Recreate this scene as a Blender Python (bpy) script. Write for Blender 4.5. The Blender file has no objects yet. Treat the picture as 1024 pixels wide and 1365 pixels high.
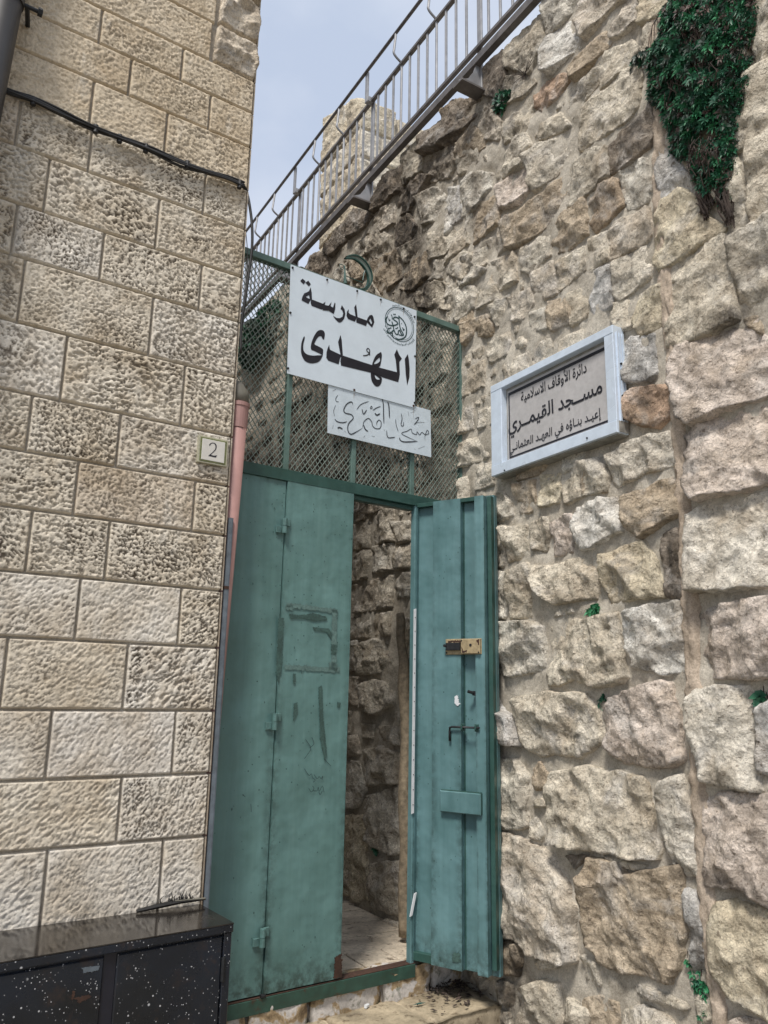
import bpy, random
import numpy as np
from math import *
random.seed(7); rng = np.random.default_rng(7)
sc = bpy.context.scene
COL = sc.collection
# ------------------------------------------------------------------ camera, world, sun, exposure
CF = 1050.0; PITCH = radians(13.1); ROLL = radians(1.1); CX, CY = 512.0, 682.5; CAMH = 1.55
_F = np.array([0, cos(PITCH), sin(PITCH)]); _U0 = np.array([0, -sin(PITCH), cos(PITCH)]); _R0 = np.array([1., 0, 0])
_R = cos(ROLL)*_R0 + sin(ROLL)*_U0; _U = -sin(ROLL)*_R0 + cos(ROLL)*_U0
CAM = np.array([0, 0, CAMH])
cd = bpy.data.cameras.new('camera'); cam = bpy.data.objects.new('camera', cd); COL.objects.link(cam)
from mathutils import Matrix, Vector
m3 = Matrix(((_R[0], _U[0], -_F[0]), (_R[1], _U[1], -_F[1]), (_R[2], _U[2], -_F[2])))
cam.matrix_world = Matrix.Translation(CAM) @ m3.to_4x4()
cd.sensor_fit = 'VERTICAL'; cd.sensor_height = 24; cd.lens = 24*CF/1365.0
cd.clip_start = 0.05; cd.clip_end = 1000
sc.camera = cam
SUN_EL, SUN_AZ = radians(58), radians(200)
w = bpy.data.worlds.new("World"); sc.world = w; w.use_nodes = True
nt = w.node_tree; nt.nodes.clear()
out = nt.nodes.new('ShaderNodeOutputWorld'); bg = nt.nodes.new('ShaderNodeBackground')
sky = nt.nodes.new('ShaderNodeTexSky'); sky.sky_type = 'NISHITA'; sky.sun_disc = False
sky.sun_elevation = SUN_EL; sky.sun_rotation = SUN_AZ; sky.air_density = 1.0; sky.dust_density = 2.0
tc = nt.nodes.new('ShaderNodeTexCoord'); mp = nt.nodes.new('ShaderNodeMapping'); mp.inputs['Scale'].default_value = (1, 1, 1.8)
nz = nt.nodes.new('ShaderNodeTexNoise'); nz.inputs['Scale'].default_value = 3.1; nz.inputs['Detail'].default_value = 6; nz.inputs['Roughness'].default_value = .5
cr = nt.nodes.new('ShaderNodeValToRGB')
cr.color_ramp.elements[0].position = .35; cr.color_ramp.elements[0].color = (4.5, 5.15, 6.4, 1)
cr.color_ramp.elements[1].position = .7; cr.color_ramp.elements[1].color = (6.7, 7.05, 7.8, 1)
mx = nt.nodes.new('ShaderNodeMix'); mx.data_type = 'RGBA'; mx.inputs[0].default_value = .86
nt.links.new(tc.outputs['Generated'], mp.inputs[0]); nt.links.new(mp.outputs[0], nz.inputs[0]); nt.links.new(nz.outputs[0], cr.inputs[0])
nt.links.new(sky.outputs[0], mx.inputs[6]); nt.links.new(cr.outputs[0], mx.inputs[7]); nt.links.new(mx.outputs[2], bg.inputs[0])
bg.inputs[1].default_value = .050
nt.links.new(bg.outputs[0], out.inputs[0])
sl = bpy.data.lights.new('sun', 'SUN'); sl.energy = 1.5; sl.angle = radians(12); sl.color = (1, .95, .88)
so = bpy.data.objects.new('sun', sl); COL.objects.link(so)
sd = Vector((sin(SUN_AZ)*cos(SUN_EL), cos(SUN_AZ)*cos(SUN_EL), sin(SUN_EL)))
so.rotation_euler = (-sd).to_track_quat('-Z', 'Y').to_euler(); so.location = (0, -5, 12)
sc.view_settings.view_transform = 'Standard'; sc.view_settings.look = 'None'; sc.view_settings.exposure = 1.42
sc.view_settings.gamma = 1; sc.view_settings.use_curve_mapping = False

# ------------------------------------------------------------------ survey helpers: wall planes in world metres
def ray(x, y): return _F*CF + _R*(x-CX) + _U*(CY-y)
def hitp(x, y, P0, n):
    d = ray(x, y); return CAM + d*(((np.array(P0)-CAM)@n)/(d@n))
def vec(az): a = radians(az); return np.array([sin(a), cos(a), 0.])
class PL:
    def __init__(s, P0, az):
        s.P0 = np.array([P0[0], P0[1], 0.]); s.d = vec(az); s.n = np.array([s.d[1], -s.d[0], 0.])
    def px(s, x, y, off=0):
        P = hitp(x, y, s.P0+s.n*off, s.n); return float((P-s.P0)@s.d), float(P[2])
    def w(s, u, z, off=0):
        u = np.asarray(u, float); z = np.asarray(z, float); off = np.asarray(off, float)
        u, z, off = np.broadcast_arrays(u, z, off)
        return s.P0 + u[..., None]*s.d + off[..., None]*s.n + z[..., None]*np.array([0, 0, 1.])
Y1 = np.array([0, 1., 0])
GATE = PL((-0.17025, 3.62), 54.5)
RW = PL((.41699, 4.03887), 149.4)          # u grows towards the camera, n points into the alley
LW = PL((-.63514, 3.1), 55.9)              # u = 0 at the building corner
Aw = GATE.w(.40, 0)
LEAF = PL((Aw[0], Aw[1]), degrees(atan2(.4965-Aw[0], 3.64-Aw[1])))
LEAFW = hypot(.4965-Aw[0], 3.64-Aw[1])
TERR = 4.95; FLOOR = .375; TREAD = .27; STREET = .05

# ------------------------------------------------------------------ numpy noise
_perm = np.concatenate([rng.permutation(256)]*3)
_g = rng.normal(size=(256, 3)); _g /= np.linalg.norm(_g, axis=1)[:, None]
def pn(P):
    P = np.asarray(P, float); i = np.floor(P).astype(int); f = P-i; i &= 255
    u = f*f*f*(f*(f*6-15)+10); r = 0
    for dx in (0, 1):
        wx = u[:, 0] if dx else 1-u[:, 0]
        a = _perm[i[:, 0]+dx]
        for dy in (0, 1):
            wy = u[:, 1] if dy else 1-u[:, 1]
            b = _perm[a+i[:, 1]+dy]
            for dz in (0, 1):
                wz = u[:, 2] if dz else 1-u[:, 2]
                g = _g[_perm[b+i[:, 2]+dz]]
                r = r + wx*wy*wz*(g[:, 0]*(f[:, 0]-dx)+g[:, 1]*(f[:, 1]-dy)+g[:, 2]*(f[:, 2]-dz))
    return r*1.6
def fbm(P, o=3, rough=.5):
    r = 0; a = 1
    for k in range(o): r = r+a*pn(P*2**k+k*17.3); a *= rough
    return r
def ridg(P, o=3):
    r = 0; a = 1
    for k in range(o): r = r+a*(1-np.abs(pn(P*2**k+k*9.1))*2); a *= .5
    return r

# ------------------------------------------------------------------ materials
class NT:
    def __init__(s, name):
        s.m = bpy.data.materials.new(name); s.m.use_nodes = True; s.t = s.m.node_tree
        s.b = s.t.nodes['Principled BSDF']; s.k = {}
    def n(s, typ, **kw):
        x = s.t.nodes.new(typ)
        for k, v in kw.items():
            if k.startswith('_'): setattr(x, k[1:], v)
            else:
                key = k.replace('9', ' ')
                x.inputs[key].default_value = v
        return x
    def l(s, a, b): s.t.links.new(a, b)
    def pos(s, scale=(1, 1, 1), rot=(0, 0, 0), rnd=False):
        g = s.n('ShaderNodeNewGeometry'); src = g.outputs['Position']
        if rnd:
            oi = s.n('ShaderNodeObjectInfo'); ml = s.n('ShaderNodeVectorMath', _operation='SCALE'); ml.inputs[0].default_value = (31, 17, 23)
            s.l(oi.outputs['Random'], ml.inputs['Scale']); ad = s.n('ShaderNodeVectorMath', _operation='ADD')
            s.l(src, ad.inputs[0]); s.l(ml.outputs[0], ad.inputs[1]); src = ad.outputs[0]
        mp = s.n('ShaderNodeMapping'); mp.inputs['Scale'].default_value = scale; mp.inputs['Rotation'].default_value = rot
        s.l(src, mp.inputs[0]); return mp.outputs[0]
    def noise(s, vec, sc_, det=4, rough=.55, dist=0):
        x = s.n('ShaderNodeTexNoise', Scale=sc_, Detail=det, Roughness=rough, Distortion=dist); s.l(vec, x.inputs['Vector']); return x.outputs['Fac']
    def ramp(s, src, p):
        x = s.n('ShaderNodeValToRGB'); e = x.color_ramp.elements
        while len(e) < len(p): e.new(.5)
        for i, (a, c) in enumerate(p):
            e[i].position = a; e[i].color = (c, c, c, 1) if not hasattr(c, '__len__') else (*c, 1)
        s.l(src, x.inputs[0]); return x.outputs[0]
    def mix(s, f, a, b, mode='MIX'):
        x = s.n('ShaderNodeMix', _data_type='RGBA', _blend_type=mode)
        for sock, v in ((x.inputs[0], f), (x.inputs[6], a), (x.inputs[7], b)):
            if hasattr(v, 'is_linked'): s.l(v, sock)
            elif hasattr(v, '__len__'): sock.default_value = (*v, 1)
            else: sock.default_value = v
        return x.outputs[2]
    def math(s, op, a, b=0.):
        x = s.n('ShaderNodeMath', _operation=op)
        for sock, v in ((x.inputs[0], a), (x.inputs[1], b)):
            if hasattr(v, 'is_linked'): s.l(v, sock)
            else: sock.default_value = v
        return x.outputs[0]
    def attr(s, name):
        x = s.n('ShaderNodeAttribute', _attribute_name=name); return x.outputs['Fac']
    def bump(s, h, st, dist=.005, prev=None):
        x = s.n('ShaderNodeBump', Strength=st, Distance=dist); s.l(h, x.inputs['Height'])
        if prev: s.l(prev, x.inputs['Normal'])
        return x.outputs[0]
    def fin(s, col, rough=.8, nrm=None, metal=0., spec=None):
        for key, v in (('Base Color', col), ('Roughness', rough), ('Metallic', metal)):
            if hasattr(v, 'is_linked'): s.l(v, s.b.inputs[key])
            elif hasattr(v, '__len__'): s.b.inputs[key].default_value = (*v, 1)
            else: s.b.inputs[key].default_value = v
        if nrm: s.l(nrm, s.b.inputs['Normal'])
        if spec is not None: s.b.inputs['Specular IOR Level'].default_value = spec
        return s.m
def plain(name, col, rough=.6, metal=0., var=.25, sc_=30, bump=.2, dist=.001):
    t = NT(name); p = t.pos(); n1 = t.noise(p, sc_, 5, .6); n2 = t.noise(p, sc_*.15, 3)
    c = t.mix(1., col, t.ramp(n1, [(.3, 1-var), (.7, 1+var*.4)]), 'MULTIPLY')
    c = t.mix(1., c, t.ramp(n2, [(.3, 1-var*.7), (.7, 1)]), 'MULTIPLY')
    return t.fin(c, t.ramp(n2, [(.3, max(0, rough-.1)), (.7, min(1, rough+.1))]), t.bump(n1, bump, dist), metal)
def stone_mat(name, fine=1.):
    t = NT(name); oi = t.n('ShaderNodeObjectInfo'); p = t.pos(rnd=True); pw = t.pos()
    big = t.noise(p, 6, 6, .62, .8); mid = t.noise(p, 26, 6, .7, .4); fin = t.noise(p, 120, 6, .75)
    rd = t.n('ShaderNodeTexNoise', _noise_type='RIDGED_MULTIFRACTAL', Scale=17., Detail=6., Roughness=.62, Lacunarity=2.1, Offset=.9, Gain=1.6); t.l(p, rd.inputs['Vector']); rd = rd.outputs['Fac']
    c = t.mix(1., oi.outputs['Color'], t.ramp(big, [(.30, (.66, .62, .56)), (.43, (1.0, .97, .92)), (.55, (1.2, 1.19, 1.16)), (.70, (1.45, 1.45, 1.43))]), 'MULTIPLY')
    hue = t.noise(p, 4.3, 4, .6, .5); c = t.mix(t.ramp(hue, [(.50, 0.), (.68, .42)]), c, (.44, .345, .24))
    hue2 = t.noise(t.pos(rnd=True, rot=(1, 2, 0)), 5.1, 5, .65, .5); c = t.mix(t.ramp(hue2, [(.52, 0.), (.66, .5)]), c, (.54, .52, .49))
    c = t.mix(1., c, t.ramp(mid, [(.32, .5), (.45, .93), (.7, 1.2)]), 'MULTIPLY'); c = t.mix(1., c, t.ramp(rd, [(.0, .72), (.35, 1.), (.8, 1.12)]), 'MULTIPLY')
    c = t.mix(1., c, t.ramp(fin, [(.33, .6), (.52, 1.02), (.68, 1.22)]), 'MULTIPLY')
    spk = t.noise(p, 60, 3, .6); c = t.mix(t.ramp(spk, [(.62, 0.), (.68, .7)]), c, (.11, .08, .055))
    crk = t.noise(t.pos(rnd=True, scale=(1, 1, 2.2), rot=(.4, .5, .3)), 7, 7, .7, 1.2); crk = t.ramp(crk, [(.485, 0.), (.498, 1.), (.503, 1.), (.516, 0.)])
    c = t.mix(t.math('MULTIPLY', crk, t.ramp(mid, [(.45, 0.), (.6, .75)])), c, (.13, .10, .07))
    st = t.attr('stain_shade'); sn = t.noise(pw, 16, 5, .7); sn2 = t.noise(t.pos((3, 3, .6)), 9, 4, .6)
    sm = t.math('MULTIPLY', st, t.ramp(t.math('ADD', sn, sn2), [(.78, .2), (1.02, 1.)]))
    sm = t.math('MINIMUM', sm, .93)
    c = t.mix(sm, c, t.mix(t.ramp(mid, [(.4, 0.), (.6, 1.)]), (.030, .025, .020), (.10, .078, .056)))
    b = t.bump(rd, .7, .011*fine); b = t.bump(mid, .8, .013*fine, b); b = t.bump(fin, .9, .006*fine, b); b = t.bump(crk, -.5, .004*fine, b)
    return t.fin(c, t.ramp(mid, [(.3, .95), (.7, .7)]), b, spec=.35)
M = {}
M['stone'] = stone_mat('rubble_limestone')
M['pier'] = stone_mat('pier_limestone', .6)
def mortar_mat(name, col):
    t = NT(name); p = t.pos(); a = t.noise(p, 8, 5, .6); b_ = t.noise(p, 60, 6, .7)
    c = t.mix(1., col, t.ramp(a, [(.3, (.68, .66, .63)), (.6, 1.05)]), 'MULTIPLY')
    c = t.mix(1., c, t.ramp(b_, [(.3, .75), (.6, 1.08)]), 'MULTIPLY')
    st = t.attr('stain_shade'); sm = t.math('MULTIPLY', st, t.ramp(t.noise(p, 13, 5, .7), [(.4, .35), (.62, 1.)]))
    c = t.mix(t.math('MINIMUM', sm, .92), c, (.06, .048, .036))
    g_ = t.noise(p, 170, 4, .75); c = t.mix(1., c, t.ramp(g_, [(.33, .7), (.55, 1.04), (.7, 1.15)]), 'MULTIPLY')
    return t.fin(c, .9, t.bump(g_, .6, .003, t.bump(b_, .8, .006, t.bump(a, .4, .01))), spec=.2)
M['mortar'] = mortar_mat('lime_mortar', (.53, .485, .41))
M['seam'] = mortar_mat('tan_mortar', (.53, .44, .35))
M['joint'] = mortar_mat('grey_pointing', (.44, .40, .34))
def ashlar():
    t = NT('tooled_limestone'); oi = t.n('ShaderNodeObjectInfo'); p = t.pos(rnd=True); pw = t.pos()
    big = t.noise(p, 5, 5, .6, .5); mid = t.noise(p, 34, 6, .68); fin = t.noise(p, 170, 5, .75)
    c = t.mix(1., oi.outputs['Color'], t.ramp(big, [(.3, (.8, .74, .66)), (.5, (1., .98, .95)), (.7, (1.1, 1.1, 1.1))]), 'MULTIPLY')
    c = t.mix(t.ramp(t.noise(pw, 3.1, 4), [(.5, 0.), (.7, .45)]), c, (.52, .42, .29))
    c = t.mix(1., c, t.ramp(mid, [(.3, .82), (.6, 1.05)]), 'MULTIPLY')
    c = t.mix(1., c, t.ramp(fin, [(.3, .8), (.65, 1.08)]), 'MULTIPLY')
    g = t.attr('grime'); c = t.mix(g, c, (.09, .065, .042))
    wst = t.noise(t.pos((1, 1, .35)), 7, 4, .65); c = t.mix(t.ramp(wst, [(.62, 0.), (.7, .4)]), c, (.62, .59, .53))
    return t.fin(c, .85, t.bump(fin, .7, .0035, t.bump(mid, .6, .008)), spec=.3)
M['ashlar'] = ashlar()
def paint(name, col, edge=(.02, .06, .05), rust=False, gl=.42):
    t = NT(name); p = t.pos(); streak = t.noise(t.pos((9, 9, .5)), 3, 5, .6); cl = t.noise(p, 5, 4, .6); fi = t.noise(p, 90, 4, .6)
    c = t.mix(1., col, t.ramp(streak, [(.3, (.86, .88, .88)), (.55, 1.), (.75, (1.14, 1.10, 1.10))]), 'MULTIPLY')
    c = t.mix(1., c, t.ramp(cl, [(.3, (.78, .8, .78)), (.65, 1.08)]), 'MULTIPLY')
    v = t.n('ShaderNodeTexVoronoi', Scale=38.); t.l(p, v.inputs['Vector'])
    chip = t.math('MULTIPLY', t.ramp(v.outputs['Distance'], [(.09, 1.), (.14, 0.)]), t.ramp(t.noise(p, 9, 3), [(.5, 0.), (.62, 1.)]))
    c = t.mix(chip, c, edge)
    g = t.attr('grime'); gm = t.math('MULTIPLY', g, t.ramp(t.noise(p, 26, 5, .7), [(.4, .1), (.6, 1.)]))
    c = t.mix(gm, c, (.018, .03, .024))
    if rust: c = t.mix(t.ramp(t.noise(p, 14, 5, .7), [(.60, 0.), (.66, .8)]), c, (.055, .025, .014))
    rf = t.ramp(t.math('ADD', cl, t.math('MULTIPLY', fi, .3)), [(.45, gl-.12), (.85, gl+.2)])
    return t.fin(c, rf, t.bump(fi, .12, .001, t.bump(t.noise(p, 4.5, 3), .5, .03)), spec=.5)
M['teal'] = paint('teal_green_paint', (.112, .215, .205))
M['teal2'] = paint('blue_green_paint', (.110, .213, .226))
M['dkgreen'] = paint('dark_green_paint', (.026, .075, .064))
M['midgreen'] = paint('frame_green_paint', (.10, .165, .145))
M['rustpaint'] = paint('rusted_green_paint', (.03, .08, .06), rust=True)
M['rust'] = plain('brown_rust', (.065, .030, .018), .85, 0, .5, 60, .6)
M['wiremesh'] = plain('mesh_wire', (.22, .27, .235), .5, .2)
M['white'] = plain('white_sign_enamel', (.62, .70, .77), .38, 0, .07, 12, .05)
M['white2'] = plain('dull_white_sign_enamel', (.58, .66, .72), .45, 0, .10, 20, .05)
M['black'] = plain('black_lettering', (.012, .012, .02), .45, 0, .2, 40, 0)
M['ink'] = plain('worn_ink', (.05, .06, .075), .6, 0, .5, 90, 0)
M['sealink'] = plain('dark_teal_ink', (.02, .06, .065), .5, 0, .2, 90, 0)
M['alu'] = plain('white_aluminium', (.68, .77, .88), .35, .15, .10, 25, .05)
M['aludark'] = plain('aged_aluminium', (.38, .36, .32), .5, .2, .35, 30, .2)
M['plaque'] = plain('grey_plaque_stone', (.47, .455, .45), .6, 0, .12, 40, .1)
M['pink'] = plain('pink_pvc', (.36, .205, .185), .55, 0, .12, 20, .1)
M['greypvc'] = plain('grey_pvc', (.16, .15, .12), .6, 0, .2, 20, .1)
M['conduit'] = plain('blue_grey_conduit', (.15, .18, .21), .5, 0, .35, 25, .2)
M['cable'] = plain('black_cable', (.016, .015, .014), .5, 0, .4, 80, .3)
M['steel'] = plain('galvanised_steel', (.36, .36, .37), .5, .3, .25, 18, .1)
M['steeldark'] = plain('weathered_steel', (.19, .175, .17), .6, .3, .35, 18, .1)
M['wood'] = plain('old_grey_wood', (.36, .29, .20), .85, 0, .5, 40, .6, .003)
M['pole'] = plain('dark_bronze_paint', (.022, .019, .017), .45, 0, .3, 20, .1)
M['brass'] = plain('cream_lock_paint', (.42, .33, .19), .55, 0, .35, 60, .3)
M['tile'] = plain('glazed_tile', (.62, .60, .55), .25, 0, .08, 40, .05)
M['tilegreen'] = plain('green_glaze', (.20, .22, .09), .3, 0, .5, 300, .05)
M['tilerim'] = plain('cream_tile_rim', (.46, .44, .32), .35, 0, .3, 80, .2)
M['residue'] = plain('tape_residue', (.120, .205, .188), .8, 0, .35, 130, .2)
M['scrape'] = plain('scraped_paint', (.055, .115, .10), .7, 0, .5, 120, .2)
M['runmark'] = plain('faint_rust_run', (.42, .36, .30), .6, 0, .3, 60, 0)
M['scribble'] = plain('scribble_ink', (.025, .055, .055), .6, 0, .3, 100, 0)
M['whiteplastic'] = plain('white_plastic', (.68, .70, .72), .4, 0, .1, 40, 0)
M['twig'] = plain('brown_twig', (.07, .05, .04), .9, 0, .4, 100, .3)
M['darkmetal'] = plain('dark_iron', (.03, .032, .035), .5, .4, .4, 60, .3)
def leafm(name, a, b):
    t = NT(name); n = t.noise(t.pos(), 22, 3); n2 = t.noise(t.pos(), 5, 2)
    c = t.mix(t.ramp(n, [(.35, 0.), (.65, 1.)]), a, b); c = t.mix(1., c, t.ramp(n2, [(.3, .7), (.7, 1.15)]), 'MULTIPLY')
    return t.fin(c, .55, None, spec=.4)
M['leaf'] = leafm('green_leaf', (.018, .085, .05), (.045, .18, .095))
M['leaf2'] = leafm('grey_green_leaf', (.055, .085, .07), (.12, .145, .12))
M['leafdry'] = leafm('dry_leaf', (.10, .065, .06), (.20, .15, .13))
M['leafbright'] = leafm('fresh_leaf', (.02, .14, .06), (.05, .26, .11))
def floorm(name, col, wet=False, edge=False):
    t = NT(name); oi = t.n('ShaderNodeObjectInfo'); p = t.pos(rnd=True); a = t.noise(p, 6, 5, .6); b_ = t.noise(p, 50, 5, .7)
    c = t.mix(1., col, t.ramp(a, [(.3, .62), (.6, 1.08)]), 'MULTIPLY'); c = t.mix(1., c, t.ramp(b_, [(.3, .7), (.6, 1.08)]), 'MULTIPLY')
    c = t.mix(t.ramp(t.noise(t.pos(), 21, 5, .75), [(.56, 0.), (.66, .85)]), c, (.07, .045, .025))
    return t.fin(c, t.ramp(a, [(.3, .35), (.7, .7)]), t.bump(b_, .4, .003, t.bump(a, .4, .01)), spec=.4)
M['paving'] = floorm('passage_paving', (.60, .52, .41))
M['step'] = floorm('yellow_step_stone', (.38, .315, .22))
def riserm():
    t = NT('painted_riser_stone'); p = t.pos(); a = t.noise(p, 9, 5, .6, .5); b_ = t.noise(p, 60, 5, .7)
    c = t.ramp(a, [(.36, (.13, .09, .05)), (.47, (.36, .27, .16)), (.52, (.52, .49, .46)), (.7, (.5, .46, .42))])
    c = t.mix(1., c, t.ramp(b_, [(.3, .7), (.6, 1.08)]), 'MULTIPLY')
    c = t.mix(t.ramp(t.noise(t.pos(rot=(1, 1, 0)), 17, 4, .7), [(.58, 0.), (.66, .6)]), c, (.05, .07, .03))
    return t.fin(c, .75, t.bump(b_, .5, .004, t.bump(a, .4, .012)))
M['riser'] = riserm()
def groundm():
    t = NT('street_stone'); p = t.pos(); a = t.noise(p, 3, 5, .6); b_ = t.noise(p, 40, 5, .7)
    c = t.ramp(a, [(.3, (.13, .115, .09)), (.7, (.26, .23, .18))]); c = t.mix(1., c, t.ramp(b_, [(.3, .7), (.6, 1.08)]), 'MULTIPLY')
    return t.fin(c, .6, t.bump(b_, .4, .004))
M['street'] = groundm()
def cabm():
    t = NT('wet_black_enamel'); p = t.pos(); n = t.noise(p, 6, 4, .6)
    c = t.ramp(t.noise(p, 4, 3), [(.35, (.008, .009, .011)), (.7, (.012, .017, .028))])
    sp = t.mix(0., (0, 0, 0), (0, 0, 0))
    msk = None
    for s_, th in ((47., .10), (21., .055), (100., .15)):
        v = t.n('ShaderNodeTexVoronoi', Scale=s_); t.l(t.pos(rot=(s_, 0, s_)), v.inputs['Vector'])
        k = t.math('MULTIPLY', t.ramp(v.outputs['Distance'], [(th, 1.), (th+.05, 0.)]), t.ramp(t.noise(p, 7+s_*.1, 4, .7), [(.5, 0.), (.56, 1.)]))
        msk = k if msk is None else t.math('MAXIMUM', msk, k)
    c = t.mix(t.math('MULTIPLY', msk, .8), c, (.55, .55, .56))
    g = t.math('MULTIPLY', t.ramp(t.noise(p, 12, 5, .7), [(.55, 0.), (.68, .8)]), .5); c = t.mix(g, c, (.05, .028, .018))
    return t.fin(c, t.ramp(n, [(.35, .2), (.7, .5)]), t.bump(t.noise(p, 60, 3), .08, .001), spec=.5)
M['cabinet'] = cabm()
def cabtop():
    t = NT('wet_cabinet_top'); p = t.pos(); n = t.noise(p, 7, 4, .6); c = t.ramp(n, [(.35, (.012, .010, .009)), (.7, (.03, .026, .022))])
    return t.fin(c, t.ramp(n, [(.4, .08), (.7, .28)]), t.bump(t.noise(p, 40, 3), .1, .001), spec=.6)
M['cabtop'] = cabtop()

# ------------------------------------------------------------------ object helpers
BASES = {}
def mk(name, V, F, mat, parent=None, smooth=False, color=None, attrs=None, kind=None, label=None):
    V = np.asarray(V, float).reshape(-1, 3); c = (V.min(0)+V.max(0))/2
    me = bpy.data.meshes.new(name)
    if isinstance(F, np.ndarray):
        k = F.shape[1]; nf = len(F)
        me.vertices.add(len(V)); me.vertices.foreach_set('co', (V-c).astype(np.float32).ravel())
        me.loops.add(nf*k); me.loops.foreach_set('vertex_index', F.astype(np.int32).ravel())
        me.polygons.add(nf); me.polygons.foreach_set('loop_start', np.arange(0, nf*k, k, dtype=np.int32))
        me.update(calc_edges=True); me.validate()
    else:
        me.from_pydata([tuple(v) for v in (V-c)], [], [tuple(f) for f in F]); me.update()
    if smooth: me.polygons.foreach_set('use_smooth', np.ones(len(me.polygons), bool))
    me.materials.append(M[mat] if isinstance(mat, str) else mat)
    if attrs:
        for k, a in attrs.items():
            at = me.attributes.new(k, 'FLOAT', 'POINT'); at.data.foreach_set('value', np.asarray(a, np.float32))
    o = bpy.data.objects.new(name, me); COL.objects.link(o)
    if parent is not None:
        o.parent = parent; o.location = c-BASES.get(parent.name, np.zeros(3))
    else: o.location = c
    BASES[o.name] = c
    if color is not None: o.color = (*color, 1)
    if kind: o['kind'] = kind
    if label: o['label'] = label
    return o
def thing(name, label, cat, base, group=None):
    o = bpy.data.objects.new(name, None); o.empty_display_size = .1; COL.objects.link(o)
    o.location = tuple(float(x) for x in base); BASES[o.name] = np.array([float(x) for x in base])
    o['label'] = label; o['category'] = cat
    if group: o['group'] = group
    return o
def tag(o, label, cat, group=None):
    o['label'] = label; o['category'] = cat
    if group: o['group'] = group
    return o
class MB:
    def __init__(s): s.V = []; s.F = []; s.n = 0
    def add(s, V, F):
        V = np.asarray(V, float).reshape(-1, 3); s.V.append(V); s.F += [tuple(int(i)+s.n for i in f) for f in F]; s.n += len(V); return s
    def box(s, pl, u0, u1, z0, z1, o0, o1, bev=0.):
        if bev <= 0:
            P = [pl.w(u, z, o) for o in (o0, o1) for z in (z0, z1) for u in (u0, u1)]
            s.add(P, [(0, 1, 3, 2), (4, 6, 7, 5), (0, 4, 5, 1), (2, 3, 7, 6), (0, 2, 6, 4), (1, 5, 7, 3)])
        else:
            b = bev; P = []; 
            for o, i in ((o0, 0), (o1-b, 0), (o1, b)):
                P += [pl.w(u0+i, z0+i, o), pl.w(u1-i, z0+i, o), pl.w(u1-i, z1-i, o), pl.w(u0+i, z1-i, o)]
            F = [(3, 2, 1, 0), (8, 9, 10, 11)]
            for k in (0, 4):
                for j in range(4): F.append((k+j, k+(j+1) % 4, k+4+(j+1) % 4, k+4+j))
            s.add(P, F)
        return s
    def tube(s, pts, r, n=8, cap=True):
        pts = [np.asarray(p, float) for p in pts]; rs = r if hasattr(r, '__len__') else [r]*len(pts)
        ref = np.array([.31, .2, .93]); V = []; 
        for i, p in enumerate(pts):
            t = pts[min(i+1, len(pts)-1)]-pts[max(i-1, 0)]; t = t/(np.linalg.norm(t)+1e-9)
            a = np.cross(t, ref); a /= np.linalg.norm(a)+1e-9; b = np.cross(t, a)
            for k in range(n):
                an = 2*pi*k/n; V.append(p+rs[i]*(cos(an)*a+sin(an)*b))
        F = []
        for i in range(len(pts)-1):
            for k in range(n): F.append((i*n+k, i*n+(k+1) % n, (i+1)*n+(k+1) % n, (i+1)*n+k))
        if cap: F += [tuple(range(n))[::-1], tuple(range((len(pts)-1)*n, len(pts)*n))]
        s.add(V, F); return s
    def prism(s, pl, poly, o0, o1):
        n = len(poly); P = [pl.w(u, z, o0) for u, z in poly]+[pl.w(u, z, o1) for u, z in poly]
        s.add(P, [tuple(range(n))[::-1], tuple(range(n, 2*n))]+[(i, (i+1) % n, n+(i+1) % n, n+i) for i in range(n)]); return s
    def ribbon(s, pl, pts, wid, off, taper=True):
        P = np.array(pts, float); 
        if len(P) > 2: P = spline(P, 4)
        T = np.gradient(P, axis=0); T /= np.linalg.norm(T, axis=1)[:, None]+1e-9; N = np.stack([-T[:, 1], T[:, 0]], 1)
        k = len(P); t = np.linspace(0, 1, k); wv = wid*(np.clip(np.minimum(t, 1-t)*6+.3, 0, 1) if taper else np.ones(k))/2
        L = P+N*wv[:, None]; R_ = P-N*wv[:, None]
        s.add(np.concatenate([pl.w(L[:, 0], L[:, 1], off), pl.w(R_[:, 0], R_[:, 1], off)]), [(i, i+1, k+i+1, k+i) for i in range(k-1)]); return s
    def build(s, name, mat, parent=None, **kw): return mk(name, np.concatenate(s.V), s.F, mat, parent, **kw)
def spline(P, m):
    P = np.asarray(P, float); Q = np.concatenate([[2*P[0]-P[1]], P, [2*P[-1]-P[-2]]]); out_ = []
    for i in range(1, len(Q)-2):
        for j in range(m):
            t = j/m; a, b, c, d = Q[i-1:i+3]
            out_.append(.5*((2*b)+(c-a)*t+(2*a-5*b+4*c-d)*t*t+(3*b-a-3*c+d)*t**3))
    out_.append(P[-1]); return np.array(out_)
def fillshape(loops):
    """2D filled outline (holes allowed) -> verts, faces"""
    c = bpy.data.curves.new('tmp', 'CURVE'); c.dimensions = '2D'; c.fill_mode = 'BOTH'
    for lp in loops:
        s = c.splines.new('POLY'); s.points.add(len(lp)-1); s.use_cyclic_u = True
        for p, q in zip(s.points, lp): p.co = (q[0], q[1], 0, 1)
    return _curve_mesh(c)
def _curve_mesh(c):
    o = bpy.data.objects.new('tmp', c); COL.objects.link(o); bpy.context.view_layer.update()
    me = o.evaluated_get(bpy.context.evaluated_depsgraph_get()).to_mesh()
    V = np.array([v.co[:2] for v in me.vertices]).reshape(-1, 2); F = [tuple(p.vertices) for p in me.polygons]
    o.to_mesh_clear(); bpy.data.objects.remove(o); bpy.data.curves.remove(c); return V, F
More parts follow.
